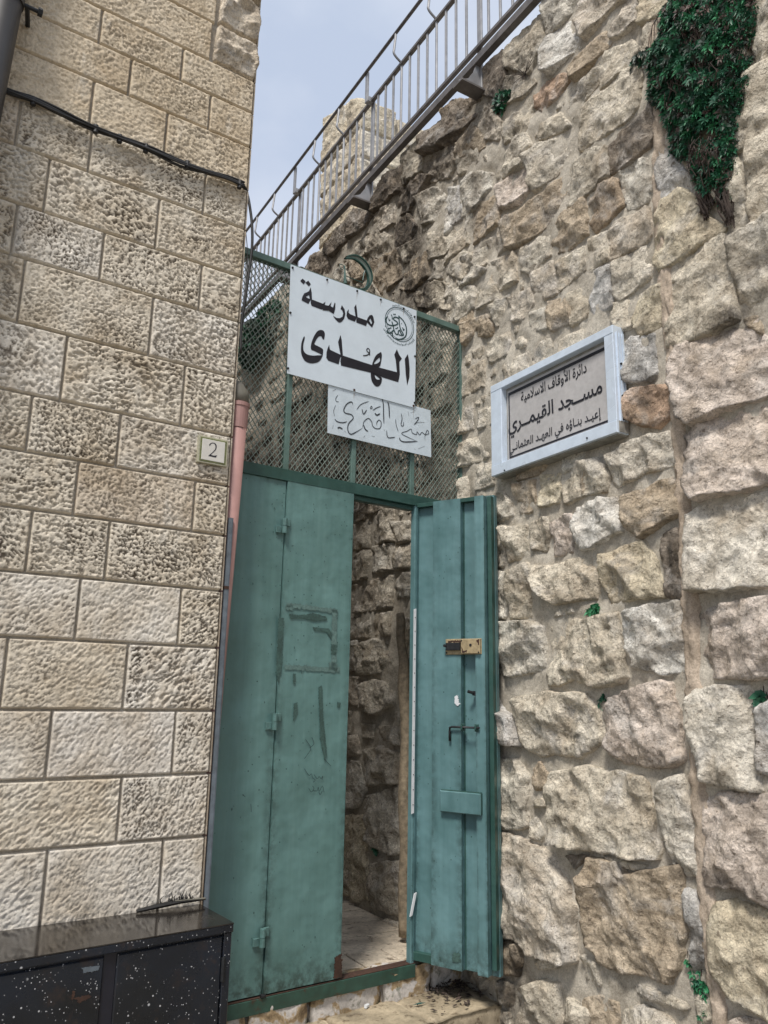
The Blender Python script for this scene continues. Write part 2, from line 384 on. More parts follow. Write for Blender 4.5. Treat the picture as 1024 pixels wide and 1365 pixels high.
AF = {'ا': 'FE8D FE8E', 'أ': 'FE83 FE84', 'إ': 'FE87 FE88', 'ؤ': 'FE85 FE86', 'ئ': 'FE89 FE8A FE8B FE8C', 'ة': 'FE93 FE94', 'ب': 'FE8F FE90 FE91 FE92',
      'ت': 'FE95 FE96 FE97 FE98', 'ث': 'FE99 FE9A FE9B FE9C', 'ج': 'FE9D FE9E FE9F FEA0', 'ح': 'FEA1 FEA2 FEA3 FEA4', 'د': 'FEA9 FEAA', 'ر': 'FEAD FEAE', 'ز': 'FEAF FEB0',
      'س': 'FEB1 FEB2 FEB3 FEB4', 'ع': 'FEC9 FECA FECB FECC', 'ف': 'FED1 FED2 FED3 FED4', 'ق': 'FED5 FED6 FED7 FED8', 'ل': 'FEDD FEDE FEDF FEE0', 'م': 'FEE1 FEE2 FEE3 FEE4',
      'ن': 'FEE5 FEE6 FEE7 FEE8', 'ه': 'FEE9 FEEA FEEB FEEC', 'و': 'FEED FEEE', 'ي': 'FEF1 FEF2 FEF3 FEF4', 'ى': 'FEEF FEF0', 'ـ': '0640 0640 0640 0640', '1': 'FEFB FEFC', '2': 'FEF7 FEF8'}
def shape_ar(s):
    s = s.replace('لا', '1').replace('لأ', '2'); o = []
    f = {k: [chr(int(x, 16)) for x in v.split()] for k, v in AF.items()}
    for i, ch in enumerate(s):
        if ch not in f: o.append(ch); continue
        prev = i > 0 and s[i-1] in f and len(f[s[i-1]]) == 4
        nxt = len(f[ch]) == 4 and i+1 < len(s) and s[i+1] in f
        o.append(f[ch][(3 if nxt else 1) if prev else (2 if nxt else 0)])
    return o
def text_mesh(chars, bold=.0):
    c = bpy.data.curves.new('tmp', 'FONT'); c.body = ''.join(chars); c.offset = bold; c.resolution_u = 3; return _curve_mesh(c)
def text_on(pl, s, u0, u1, z0, z1, off, name, mat, parent, bold=.012):
    V, F = text_mesh(list(reversed(shape_ar(s))), bold); a, b = V.min(0), V.max(0)
    U = u0+(V[:, 0]-a[0])/(b[0]-a[0])*(u1-u0); Z = z0+(V[:, 1]-a[1])/(b[1]-a[1])*(z1-z0)
    return mk(name, pl.w(U, Z, off), F, mat, parent)
def shapes_on(pl, glyphs, off, name, mat, parent):
    """glyphs: list of loop-lists in pixel units already converted to plane (u,z)"""
    m = MB()
    for loops in glyphs:
        V, F = fillshape(loops); m.add(pl.w(V[:, 0], V[:, 1], off), F)
    return m.build(name, mat, parent)
def Z(pl, ox, oy, s, pts, off=0): return [pl.px(ox+x/s, oy+y/s, off) for x, y in pts]

# ------------------------------------------------------------------ stones
def boundary_grid(poly, n, m):
    """grid (m x n) mapped onto a star-shaped polygon; returns U,Z,mm (0 centre..1 rim)"""
    P = np.array(poly, float); A = P; B = np.roll(P, -1, 0)
    cr_ = A[:, 0]*B[:, 1]-B[:, 0]*A[:, 1]; ar = cr_.sum()/2
    c = np.array([((A[:, 0]+B[:, 0])*cr_).sum(), ((A[:, 1]+B[:, 1])*cr_).sum()])/(6*ar)
    w2 = (P.max(0)-P.min(0))/2
    gx, gy = np.meshgrid(np.linspace(-1, 1, n), np.linspace(-1, 1, m)); gx = gx.ravel(); gy = gy.ravel()
    mm = np.maximum(abs(gx), abs(gy)); d = np.stack([gx*w2[0], gy*w2[1]], 1); L = np.linalg.norm(d, axis=1); L[L == 0] = 1; dd = d/L[:, None]
    best = np.zeros(len(gx))
    for a, b in zip(A, B):
        e = b-a; den = dd[:, 0]*e[1]-dd[:, 1]*e[0]; den = np.where(abs(den) < 1e-9, 1e-9, den); q = a-c
        t = (q[0]*e[1]-q[1]*e[0])/den; s_ = (q[0]*dd[:, 1]-q[1]*dd[:, 0])/den
        ok = (t > 0) & (s_ >= -1e-6) & (s_ <= 1+1e-6); best = np.where(ok & (t > best), t, best)
    return c, dd, best, mm, abs(ar)
def gridfaces(n, m):
    i = np.arange(n-1)[None, :]+np.arange(m-1)[:, None]*n; i = i.ravel(); return np.stack([i, i+1, i+n+1, i+n], 1)
SP = []      # stain spots (u, z, ru, rz, strength)
def stain_shade_f(u, z):
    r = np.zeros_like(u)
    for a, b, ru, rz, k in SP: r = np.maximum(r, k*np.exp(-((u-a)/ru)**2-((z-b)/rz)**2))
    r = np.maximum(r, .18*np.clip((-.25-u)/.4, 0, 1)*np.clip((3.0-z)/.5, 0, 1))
    r = np.maximum(r, .35*np.clip((-.2-u)/.6, 0, 1)*np.clip((z-2.0)/.8, .35, 1)); r = np.maximum(r, 1.*np.clip((-.12-u)/.2, 0, 1)*np.clip((4.35-z+.12*u)/.35, 0, 1)*np.clip((z-2.5)/.3, 0, 1))  # wall behind the mesh: its shade is painted in as a darker tone
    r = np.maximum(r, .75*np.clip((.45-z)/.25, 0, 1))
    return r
strip_px = [(890, -60), (878, 30), (880, 110), (884, 200), (886, 290), (896, 420), (906, 520), (914, 640), (922, 760), (928, 880), (934, 1000), (942, 1120), (950, 1230), (962, 1340), (968, 1400)]
strip = [RW.px(*p) for p in strip_px]
SEAMZ = np.array([z for u, z in strip][::-1]); SEAMU = np.array([u for u, z in strip][::-1])
def stone(pl, poly, seed, tint, prot=.05, res=.011, rough=1., parent=None, mat='stone', stain_shade=True, inner=-.03, name='stone', base=0., scal=1., collect=None):
    r = np.random.default_rng(seed); P = np.array(poly, float); ext = P.max(0)-P.min(0)
    if pl is RW: hi_ = float(np.clip((P[:, 1].mean()-2.3)/.8, 0, 1)); rough *= .82-.20*hi_; prot *= .88-.06*hi_
    n = int(np.clip(ext[0]/res, 5, 70)); m = int(np.clip(ext[1]/res, 5, 70))
    c, dd, R_, mm, ar = boundary_grid(poly, n, m)
    # a soft, slightly ragged rim
    rimn = fbm(np.stack([dd[:, 0]*2.3+seed, dd[:, 1]*2.3, np.full(len(mm), seed*.37)], 1), 3)
    R2 = R_*(1+.055*rimn+.03*pn(np.stack([dd[:, 0]*9+seed, dd[:, 1]*9, np.full(len(mm), seed*.7)], 1)))
    q = mm.copy(); half = max(.02, min(ext)/2)
    uv = c+dd*(R2*q)[:, None]; U = uv[:, 0]; Zz = uv[:, 1]
    edge = (1-q)*half; prof = np.clip(edge/(.011+.006*rimn.clip(-1, 1)), 0, 1); prof = np.sqrt(1-(1-prof)**2)
    wp = np.stack([U*7+seed, Zz*7, U*0+seed*1.7], 1)
    wU = U+.018*pn(wp); wZ = Zz+.018*pn(wp+31)
    k = int(np.clip(ar/(.075**2)*scal, 3, 26)); pts = c+(r.random((k, 2))-.5)*ext*1.15; dist = np.full(len(U), 9.)
    anis = r.uniform(.7, 1.5); th = r.uniform(0, pi); amp = r.random(k)*.02
    for j in range(k):
        a = (wU-pts[j, 0])*cos(th)+(wZ-pts[j, 1])*sin(th); b = -(wU-pts[j, 0])*sin(th)+(wZ-pts[j, 1])*cos(th)
        dist = np.minimum(dist, (a*anis)**2+(b/anis)**2+amp[j]**2*2)
    sca = np.sqrt(ar/k); h = prot*(.62+.25*np.clip(edge/half, 0, 1))
    h = h+np.clip(dist/sca**2, 0, 1.2)*.024*rough
    pts2 = c+(r.random((k*3, 2))-.5)*ext*1.1; d2 = np.min((wU[:, None]-pts2[:, 0])**2+(wZ[:, None]-pts2[:, 1])**2, axis=1); h = h+np.clip(d2/sca**2*3, 0, 1.2)*.014*rough*(pn(np.stack([U*11, Zz*11, U*0+seed*5], 1))+.6)
    h = h+(fbm(np.stack([U*9+seed, Zz*9, U*0+seed], 1), 2))*.014*rough
    h = h+(ridg(np.stack([wU*24+seed*3, wZ*24, U*0], 1), 3)-1)*.0062*rough
    h = h+fbm(np.stack([U*70, Zz*70, U*0+seed], 1), 2)*.0042*rough
    tilt = r.normal(size=2)*.10*min(1, prot/.04); h = h+((U-c[0])*tilt[0]+(Zz-c[1])*tilt[1])
    O = np.where(mm > .999, inner, np.maximum(h, .004)*np.maximum(prof, .05)+inner*(1-prof)*.5)+base
    V = pl.w(U, Zz, O); F = gridfaces(n, m)
    if pl is RW:
        O = np.minimum(O, np.where((U > .34) & (U < 1.22) & (Zz > 2.54) & (Zz < 3.10), .03, 9.))
        # bedded flush where the plaque is fixed and along the mortar seam
        q_ = np.clip(1-np.minimum(np.maximum(np.maximum(.36-U, U-1.20), np.maximum(2.56-Zz, Zz-3.08)), np.maximum(np.abs(U+.01)-.07, np.maximum(2.35-Zz, Zz-3.6)))/.03, 0, 1); O = np.where(O > .0, O*(1-q_)+np.minimum(O, .012)*q_, O)
        us = np.interp(Zz, SEAMZ, SEAMU); q_ = np.clip(1-(np.abs(U-us)-.040)/.012, 0, 1); O = np.where(O > .0, O*(1-q_)+np.minimum(O, .012)*q_, O)
    at = {'stain_shade': stain_shade_f(U, Zz) if stain_shade else np.zeros(len(U))}
    if collect is not None: collect.append((V, F, at['stain_shade'])); return None
    o = mk(name, V, F, mat, parent, smooth=True, color=tint, attrs=at)
    return o
TINTS = [(.54, .495, .42), (.56, .525, .46), (.51, .465, .39), (.58, .55, .49), (.50, .46, .39), (.55, .495, .42)]
TN = {'w': (.60, .56, .49), 'W': (.64, .62, .58), 'b': (.37, .295, .22), 'd': (.24, .205, .17), 'p': (.57, .50, .445), 'g': (.50, .49, .475), 't': (.43, .36, .275), 'o': (.42, .30, .22), 'y': (.56, .50, .385), 'c': (.55, .50, .415)}
# traced stones of the rubble wall: (ox, oy, scale, [(tint, prot, poly), ...])
TR = [
 (600, 0, 4.267, [
  ('', .05, [(560, 60), (600, -60), (790, -70), (750, 40), (690, 100), (610, 195), (575, 205)]),
  ('c', .04, [(340, 300), (430, 190), (535, 85), (550, 250), (470, 420), (345, 390)]),
  ('d', .04, [(180, 450), (215, 400), (325, 315), (335, 480), (290, 560), (185, 540)]),
  ('W', .05, [(600, 220), (700, 140), (755, 250), (750, 285), (680, 340), (600, 425), (570, 420), (565, 300)]),
  ('', .06, [(755, 140), (770, 50), (830, -60), (1060, -60), (1000, 10), (880, 130), (800, 225)]),
  ('t', .05, [(730, 390), (830, 270), (900, 200), (935, 215), (920, 270), (800, 400), (750, 440)]),
  ('o', .04, [(510, 550), (560, 490), (660, 445), (680, 470), (620, 570), (550, 635), (515, 610)]),
  ('', .03, [(690, 600), (740, 520), (860, 430), (870, 480), (780, 600), (700, 700), (660, 690)]),
  ('c', .025, [(330, 720), (420, 640), (520, 590), (500, 690), (440, 760), (350, 810)]),
  ('d', .05, [(0, 660), (50, 590), (175, 575), (150, 690), (60, 790), (0, 830)]),
  ('', .04, [(190, 700), (260, 640), (310, 700), (290, 800), (200, 790)]),
  ('', .03, [(340, 830), (450, 770), (470, 840), (430, 950), (340, 1000), (310, 920)]),
  ('t', .04, [(60, 920), (70, 830), (160, 740), (250, 800), (170, 870)]),
  ('', .03, [(350, 450), (470, 440), (500, 480), (430, 560), (340, 600), (310, 560)]),
  ('c', .03, [(545, 720), (640, 650), (690, 720), (680, 740), (540, 800)]),
  ]),
 (600, 200, 4.267, [
  ('', .04, [(670, 180), (730, 90), (840, 20), (910, 15), (905, 160), (800, 260), (680, 330), (670, 260)]),
  ('t', .05, [(355, 420), (520, 290), (660, 170), (665, 330), (600, 420), (480, 510), (370, 555)]),
  ('', .035, [(465, 60), (530, -30), (700, -60), (715, 60), (640, 140), (510, 235)]),
  ('p', .035, [(290, 210), (420, 110), (455, 150), (465, 240), (400, 310), (320, 330)]),
  ('b', .045, [(820, 310), (880, 230), (960, 190), (1000, 330), (940, 400), (845, 465), (825, 430)]),
  ('t', .04, [(600, 470), (690, 370), (780, 300), (795, 400), (790, 480), (700, 560), (610, 590)]),
  ('', .035, [(430, 580), (520, 510), (580, 490), (585, 610), (470, 700), (430, 680)]),
  ('', .03, [(495, 720), (600, 650), (620, 820), (510, 860)]),
  ('c', .035, [(640, 650), (775, 570), (785, 690), (650, 795)]),
  ('c', .03, [(815, 530), (905, 490), (920, 620), (820, 690)]),
  ('g', .03, [(820, 730), (940, 680), (935, 880), (830, 925)]),
  ('c', .03, [(700, 840), (760, 810), (800, 880), (790, 940), (720, 990)]),
  ('t', .035, [(580, 880), (690, 850), (700, 980), (610, 1030), (580, 1010)]),
  ('', .03, [(370, 860), (480, 800), (490, 880), (440, 960), (380, 970)]),
  ('', .03, [(250, 650), (380, 600), (390, 750), (280, 810), (240, 770)]),
  ('', .04, [(80, 700), (160, 670), (215, 690), (180, 730), (90, 775)]),
  ('t', .04, [(150, 360), (230, 280), (290, 280), (295, 420), (160, 530)]),
  ('', .045, [(95, 240), (180, 140), (250, 150), (240, 230), (160, 340), (95, 380)]),
  ('', .03, [(160, 770), (260, 720), (280, 850), (180, 910), (155, 860)]),
  ('', .03, [(240, 530), (330, 460), (340, 560), (260, 620)]),
  ('', .03, [(100, 620), (210, 560), (220, 655), (100, 690)]),
  ('', .04, [(0, 860), (60, 800), (150, 790), (150, 900), (60, 980), (0, 1000)]),
  ('', .03, [(260, 900), (350, 840), (360, 960), (280, 1000)]),
  ('', .03, [(490, 940), (560, 910), (560, 1020), (480, 1030)]),
  ('t', .03, [(90, 1000), (220, 950), (250, 1010), (240, 1060), (120, 1060)]),
  ('W', .02, [(-10, 240), (80, 215), (80, 340), (0, 470)]),
  ('', .03, [(0, 540), (100, 440), (110, 540), (0, 640)]),
  ('', .03, [(0, 690), (80, 640), (90, 780), (0, 840)]),
  ('c', .025, [(290, 110), (350, 30), (430, 20), (420, 90), (300, 170)]),
  ]),
 (784, 0, 4.267, [
  ('c', .04, [(0, 640), (100, 545), (250, 405), (310, 400), (300, 600), (260, 680), (100, 790), (-10, 850)]),
  ('d', .055, [(160, 850), (210, 790), (380, 640), (400, 760), (370, 850), (230, 960), (160, 985)]),
  ('', .045, [(165, 230), (150, 170), (220, 40), (285, 20), (295, 140), (230, 190)]),
  ('c', .03, [(90, 400), (130, 310), (250, 250), (300, 290), (250, 380), (100, 500)]),
  ('y', .04, [(325, 20), (330, -60), (560, -60), (540, 60), (400, 120), (330, 150)]),
  ('c', .04, [(330, 240), (370, 150), (560, 80), (560, 240), (400, 330), (330, 330)]),
  ('c', .04, [(400, 350), (560, 260), (680, 300), (660, 480), (450, 620), (400, 560)]),
  ('c', .04, [(600, 80), (720, -40), (930, -60), (930, 60), (900, 250), (640, 300)]),
  ('c', .04, [(690, 330), (890, 270), (920, 330), (880, 460), (700, 560)]),
  ('c', .045, [(945, 60), (970, -60), (1100, -60), (1100, 230), (980, 350), (950, 230)]),
  ('c', .05, [(920, 470), (1100, 320), (1100, 720), (860, 860), (880, 620)]),
  ('c', .04, [(620, 520), (860, 490), (850, 640), (820, 800), (640, 780), (560, 640)]),
  ]),
 (784, 200, 4.267, [
  ('', .04, [(215, 150), (300, 90), (350, 80), (370, 220), (340, 310), (250, 330), (225, 240)]),
  ('g', .035, [(430, 80), (440, 0), (600, 160), (590, 240), (450, 300), (435, 200)]),
  ('', .04, [(150, 480), (230, 400), (350, 350), (375, 490), (330, 550), (140, 630)]),
  ('', .04, [(185, 660), (340, 570), (370, 700), (360, 750), (210, 860), (175, 820)]),
  ('y', .055, [(425, 400), (450, 320), (560, 250), (640, 290), (720, 400), (810, 460), (690, 540), (560, 620), (450, 690), (420, 640)]),
  ('c', .05, [(760, 200), (830, 60), (885, 130), (910, 280), (920, 380), (910, 430), (835, 470), (800, 380)]),
  ('c', .055, [(935, 200), (935, 60), (940, 0), (1090, -100), (1090, 360), (960, 420), (940, 330)]),
  ('', .055, [(880, 560), (1090, 430), (1090, 880), (910, 945), (890, 850), (870, 700)]),
  ('c', .06, [(465, 740), (620, 600), (810, 515), (840, 600), (850, 760), (865, 880), (870, 960), (760, 1028), (600, 1109), (490, 1119), (480, 960)]),
  ('c', .03, [(170, 890), (250, 870), (260, 1000), (190, 1030), (150, 960)]),
  ('t', .03, [(910, 980), (980, 950), (1010, 1000), (1000, 1060), (930, 1010)]),
  ]),
 (784, 420, 4.267, [
  ('p', .065, [(530, 270), (560, 200), (780, 90), (960, 20), (1000, 40), (1100, 160), (1100, 440), (800, 540), (640, 630), (600, 600), (540, 400)]),
  ('p', .05, [(580, 690), (720, 590), (900, 520), (1100, 455), (1100, 960), (900, 1010), (750, 1040), (660, 1060), (610, 1000), (595, 850)]),
  ('y', .04, [(285, 50), (320, -90), (430, -140), (440, 60), (320, 115)]),
  ('g', .045, [(220, 200), (270, 150), (390, 130), (400, 320), (360, 370), (240, 370), (225, 270)]),
  ('o', .05, [(245, 470), (300, 430), (480, 410), (495, 560), (420, 640), (330, 630), (260, 600)]),
  ('w', .05, [(160, 810), (300, 720), (480, 680), (520, 850), (370, 900), (190, 980)]),
  ('t', .03, [(0, 850), (80, 830), (135, 960), (125, 1010), (0, 1020)]),
  ]),
 (784, 640, 4.267, [
  ('t', .05, [(235, 110), (310, 70), (500, -20), (530, 60), (545, 200), (480, 240), (330, 330), (260, 270)]),
  ('y', .055, [(115, 430), (200, 390), (350, 355), (400, 440), (460, 660), (290, 680), (160, 705), (115, 580)]),
  ('d', .04, [(440, 330), (520, 290), (550, 340), (560, 640), (480, 640), (450, 480)]),
  ('w', .06, [(610, 210), (700, 150), (860, 110), (1100, 60), (1100, 600), (800, 630), (640, 630), (620, 500)]),
  ('p', .06, [(640, 780), (700, 730), (900, 690), (1100, 670), (1100, 1125), (740, 1130), (680, 1115), (640, 950)]),
  ('W', .055, [(255, 760), (380, 720), (550, 700), (570, 950), (590, 1100), (450, 1115), (400, 1090), (290, 1068), (250, 960)]),
  ]),
 (640, 600, 4.267, [
  ('W', .055, [(590, 330), (690, 280), (790, 275), (825, 460), (660, 560), (600, 570), (570, 430)]),
  ('', .035, [(95, 260), (150, 240), (190, 290), (210, 370), (120, 415), (95, 370)]),
  ('t', .035, [(215, 210), (330, 180), (345, 340), (250, 370)]),
  ('y', .035, [(370, 150), (470, 140), (490, 240), (470, 300), (370, 325)]),
  ('c', .05, [(500, 220), (600, 80), (700, 60), (750, 150), (740, 240), (600, 275), (520, 310), (500, 270)]),
  ('', .04, [(310, 420), (400, 390), (420, 470), (400, 580), (320, 560)]),
  ('p', .04, [(435, 420), (530, 370), (560, 400), (550, 580), (450, 600)]),
  ('', .045, [(55, 450), (160, 440), (175, 560), (160, 660), (90, 680), (50, 600)]),
  ('c', .045, [(180, 450), (290, 430), (300, 560), (300, 620), (190, 635)]),
  ('c', .055, [(340, 660), (440, 660), (540, 620), (640, 610), (695, 640), (680, 850), (600, 850), (450, 880), (400, 830), (350, 740)]),
  ('', .055, [(60, 720), (130, 690), (175, 710), (165, 950), (110, 950), (70, 800)]),
  ('c', .05, [(195, 700), (290, 650), (320, 690), (310, 940), (200, 950)]),
  ('', .03, [(490, -20), (620, -50), (600, 60), (500, 130)]),
  ('t', .03, [(230, 90), (340, 20), (400, 60), (350, 140), (240, 170)]),
  ('c', .02, [(450, 920), (540, 880), (560, 930), (440, 960)]),
  ]),
 (640, 800, 4.267, [
  ('c', .055, [(420, 110), (540, 90), (600, 120), (800, 80), (850, 430), (820, 460), (690, 490), (560, 460), (480, 490), (410, 480), (420, 280)]),
  ('', .055, [(80, 180), (150, 130), (310, 120), (380, 160), (385, 400), (210, 435), (90, 400)]),
  ('c', .065, [(240, 570), (400, 525), (640, 540), (700, 620), (730, 800), (600, 895), (470, 880), (380, 890), (290, 830), (240, 650)]),
  ('g', .055, [(-60, 500), (100, 490), (140, 600), (230, 670), (250, 830), (180, 810), (-60, 850)]),
  ]),
 (784, 860, 4.267, [
  ('p', .065, [(115, 400), (160, 300), (430, 200), (500, 215), (545, 400), (580, 640), (500, 700), (250, 670), (150, 570)]),
  ('w', .065, [(610, 320), (650, 250), (800, 235), (940, 240), (975, 380), (985, 650), (1010, 820), (850, 800), (700, 760), (650, 560)]),
  ('g', .05, [(995, 380), (1100, 330), (1100, 720), (1010, 700), (990, 560)]),
  ('p', .06, [(690, 830), (860, 850), (1100, 845), (1100, 1480), (900, 1371), (720, 1361), (690, 1000)]),
  ('w', .055, [(435, 860), (460, 800), (560, 760), (600, 900), (660, 1300), (560, 1280), (510, 1230), (450, 1020)]),
  ]),
 (640, 980, 4.267, [
  ('c', .085, [(480, 210), (640, 185), (850, 210), (960, 240), (1000, 420), (1024, 560), (1060, 620), (1040, 700), (940, 700), (750, 660), (570, 640), (480, 620), (450, 360)]),
  ('', .06, [(-60, 150), (220, 140), (300, 230), (300, 520), (200, 530), (-60, 525)]),
  ('t', .035, [(335, 180), (370, 150), (420, 230), (410, 300), (345, 310)]),
  ('c', .03, [(320, 380), (370, 350), (410, 380), (400, 410), (330, 415)]),
  ('c', .03, [(315, 480), (345, 460), (390, 560), (370, 600), (315, 580)]),
  ('c', .02, [(415, 450), (435, 440), (450, 560), (425, 580)]),
  ('d', .025, [(520, 680), (600, 670), (645, 680), (570, 765)]),
  ('c', .02, [(680, 670), (830, 690), (1000, 740), (960, 785), (850, 765)]),
  ]),
 (0, 0, 1, [
  ('', .10, [(655, 1122), (687, 1109), (708, 1118), (743, 1144), (757, 1167), (773, 1214), (776, 1278), (764, 1284), (729, 1273), (702, 1252), (680, 1245), (655, 1235)]),
  ('t', .06, [(671, 1262), (682, 1253), (701, 1257), (703, 1278), (696, 1299), (673, 1296)]),
  ('', .05, [(630, 1250), (662, 1240), (667, 1300), (650, 1318), (628, 1300)]),
  ]),
 (784, 1125, 4.267, [
  ('t', .075, [(40, 130), (60, 80), (220, 100), (250, 170), (540, 120), (570, 300), (575, 620), (500, 770), (350, 750), (150, 690), (50, 560), (20, 250)]),
  ('g', .035, [(580, 280), (640, 290), (700, 500), (700, 680), (620, 690), (610, 500)]),
  ('y', .07, [(740, 330), (860, 310), (1000, 350), (1100, 400), (1100, 980), (840, 840), (770, 730), (740, 480)]),
  ('c', .05, [(240, 940), (350, 900), (480, 980), (560, 1100), (230, 1120)]),
  ('t', .04, [(0, 870), (100, 850), (200, 900), (210, 1100), (0, 1120)]),
  ('p', .04, [(850, 1000), (920, 970), (1100, 1010), (1100, 1120), (860, 1120)]),
  ('c', .03, [(640, 850), (720, 850), (730, 1000), (650, 1040)]),
  ('c', .03, [(280, 800), (330, 790), (520, 850), (600, 930), (470, 920), (300, 860)]),
  ]),
 (600, 1165, 4.267, [
  ('c', .06, [(440, 640), (560, 600), (640, 620), (680, 900), (660, 960), (440, 960)]),
  ('c', .06, [(700, 700), (850, 790), (840, 960), (700, 960)]),
  ('c', .03, [(530, 480), (640, 470), (650, 530), (560, 540)]),
  ]),
 (400, 140, 4.267, [
  ('d', .07, [(730, 190), (800, 120), (900, 20), (1000, 0), (1024, 60), (960, 130), (830, 240), (740, 280)]),
  ('c', .045, [(600, 290), (700, 200), (715, 380), (610, 460), (590, 380)]),
  ('d', .06, [(430, 540), (500, 420), (590, 360), (580, 500), (500, 560), (440, 610)]),
  ('d', .05, [(590, 490), (690, 410), (760, 430), (640, 600), (570, 640)]),
  ('', .035, [(730, 340), (870, 240), (900, 330), (870, 420), (770, 440), (730, 420)]),
  ('', .04, [(910, 240), (1024, 150), (1024, 330), (930, 400)]),
  ('', .04, [(700, 540), (800, 480), (850, 530), (830, 640), (720, 680)]),
  ('g', .025, [(860, 500), (940, 470), (940, 640), (870, 680)]),
  ('', .04, [(950, 470), (995, 420), (995, 600), (960, 680)]),
  ('d', .05, [(560, 700), (640, 640), (680, 700), (640, 800), (560, 830)]),
  ('', .035, [(450, 620), (550, 560), (555, 680), (480, 720), (440, 680)]),
  ('', .035, [(380, 790), (460, 720), (540, 730), (530, 820), (440, 880)]),
  ('d', .055, [(160, 830), (230, 710), (280, 680), (290, 760), (200, 860)]),
  ('d', .055, [(290, 660), (330, 600), (420, 640), (390, 690), (300, 760)]),
  ('d', .045, [(70, 930), (120, 850), (160, 850), (200, 890), (180, 980), (90, 960)]),
  ('', .03, [(290, 830), (370, 760), (400, 850), (330, 900)]),
  ('t', .035, [(430, 900), (570, 830), (590, 990), (480, 1080), (430, 1000)]),
  ('', .03, [(600, 830), (700, 760), (710, 850), (620, 900)]),
  ('t', .04, [(600, 940), (730, 850), (740, 980), (660, 1060), (600, 1050)]),
  ('', .035, [(760, 740), (880, 690), (960, 760), (860, 850), (760, 880)]),
  ('', .03, [(760, 900), (840, 890), (820, 990), (760, 1000)]),
  ('', .035, [(850, 890), (960, 840), (1000, 870), (960, 1000), (860, 960)]),
  ('c', .03, [(680, 1080), (800, 1010), (920, 1050), (880, 1170), (700, 1150)]),
  ('t', .04, [(900, 1220), (1000, 1190), (1000, 1300), (960, 1365), (940, 1290)]),
  ('', .035, [(380, 1080), (420, 1000), (470, 1090), (440, 1110)]),
  ('t', .035, [(290, 910), (380, 860), (410, 960), (320, 1010)]),
  ('', .035, [(200, 960), (270, 920), (290, 1010), (230, 1020)]),
  ]),
 (450, 650, 4.4, [
  ('', .045, [(90, 120), (120, 65), (205, 60), (210, 130), (170, 190), (90, 210)]),
  ('', .03, [(222, 60), (330, 70), (320, 120), (222, 150)]),
  ('', .055, [(225, 210), (280, 150), (345, 130), (350, 310), (240, 335)]),
  ('', .045, [(80, 260), (120, 230), (115, 350), (85, 370)]),
  ('', .045, [(135, 230), (205, 200), (205, 350), (135, 370)]),
  ('', .055, [(235, 350), (345, 335), (350, 480), (230, 500)]),
  ('', .055, [(80, 430), (200, 370), (215, 410), (200, 530), (80, 560)]),
  ('', .025, [(75, 580), (265, 540), (260, 720), (75, 740)]),
  ('', .05, [(270, 560), (345, 520), (340, 700), (265, 710)]),
  ('', .025, [(75, 760), (205, 750), (210, 880), (80, 890)]),
  ('', .025, [(215, 750), (330, 735), (325, 870), (218, 870)]),
  ('', .05, [(70, 920), (140, 900), (150, 1070), (70, 1080)]),
  ('', .055, [(160, 930), (240, 890), (350, 920), (340, 1080), (180, 1095)]),
  ('', .05, [(65, 1110), (150, 1110), (160, 1280), (60, 1270)]),
  ('', .055, [(170, 1160), (240, 1130), (350, 1150), (350, 1270), (250, 1330), (170, 1290)]),
  ('', .05, [(360, 210), (440, 200), (440, 310), (370, 330)]),
  ('', .05, [(365, 350), (440, 340), (440, 470), (370, 480)]),
  ('', .05, [(360, 540), (440, 500), (440, 640), (370, 650)]),
 ]),
 (440, 980, 3.546, [
  ('y', .05, [(65, 380), (190, 385), (195, 600), (210, 780), (150, 780), (65, 740)]),
  ('', .05, [(75, 20), (145, 0), (155, 90), (80, 110)]), ('', .055, [(165, 80), (260, 50), (340, 90), (335, 225), (200, 235)]),
  ('', .055, [(205, 290), (335, 245), (345, 560), (290, 565), (205, 500)]), ('', .06, [(215, 610), (340, 590), (370, 700), (370, 860), (230, 810)]), ('', .05, [(75, 130), (150, 120), (190, 260), (150, 340), (75, 340)]),
 ]),
]
def sp(x, y, ru, rz, k):
    u, z = RW.px(x, y); SP.append((u, z, ru, rz, k))
sp(665, 130, .35, .14, .9); sp(600, 210, .4, .16, .85); sp(520, 250, .5, .22, .85); sp(450, 330, .5, .2, .7)
sp(545, 290, .15, .45, 1.1); sp(545, 380, .13, .35, 1.1); sp(560, 330, .12, .5, .9); sp(575, 440, .10, .3, .7); sp(505, 330, .10, .3, .7); sp(640, 250, .05, .35, .5); sp(690, 190, .04, .3, .45); sp(735, 260, .035, .35, .4); sp(855, 175, .12, .08, .8)
sp(905, 745, .05, .13, .9); sp(690, 1330, .10, .16, 1.); sp(700, 1310, .05, .22, 1.); sp(650, 900, .1, .25, .35); sp(870, 500, .04, .2, .6)
sp(665, 900, .04, .3, .55); sp(920, 590, .04, .14, .7); sp(740, 30, .05, .1, .6); sp(990, 1180, .3, .03, .7); sp(945, 1270, .06, .12, .7); sp(980, 300, .03, .2, .5); sp(985, 430, .08, .05, .8)
WTOP = 5.0
wall = thing('rubble_wall', 'old rubble limestone wall with wide mortar joints filling the right side behind the gate', 'wall', (*RW.w(0, 0)[:2], 0))
occ_r = .02; OU0, OU1, OZ0, OZ1 = -6., 4.2, -.2, 5.3
occ = np.zeros((int((OU1-OU0)/occ_r), int((OZ1-OZ0)/occ_r)), bool)
def inpoly(u, z, poly):
    P = np.array(poly); r = np.zeros(u.shape, bool); j = len(P)-1
    for i in range(len(P)):
        c = ((P[i, 1] > z) != (P[j, 1] > z)) & (u < (P[j, 0]-P[i, 0])*(z-P[i, 1])/(P[j, 1]-P[i, 1]+1e-12)+P[i, 0]); r ^= c; j = i
    return r
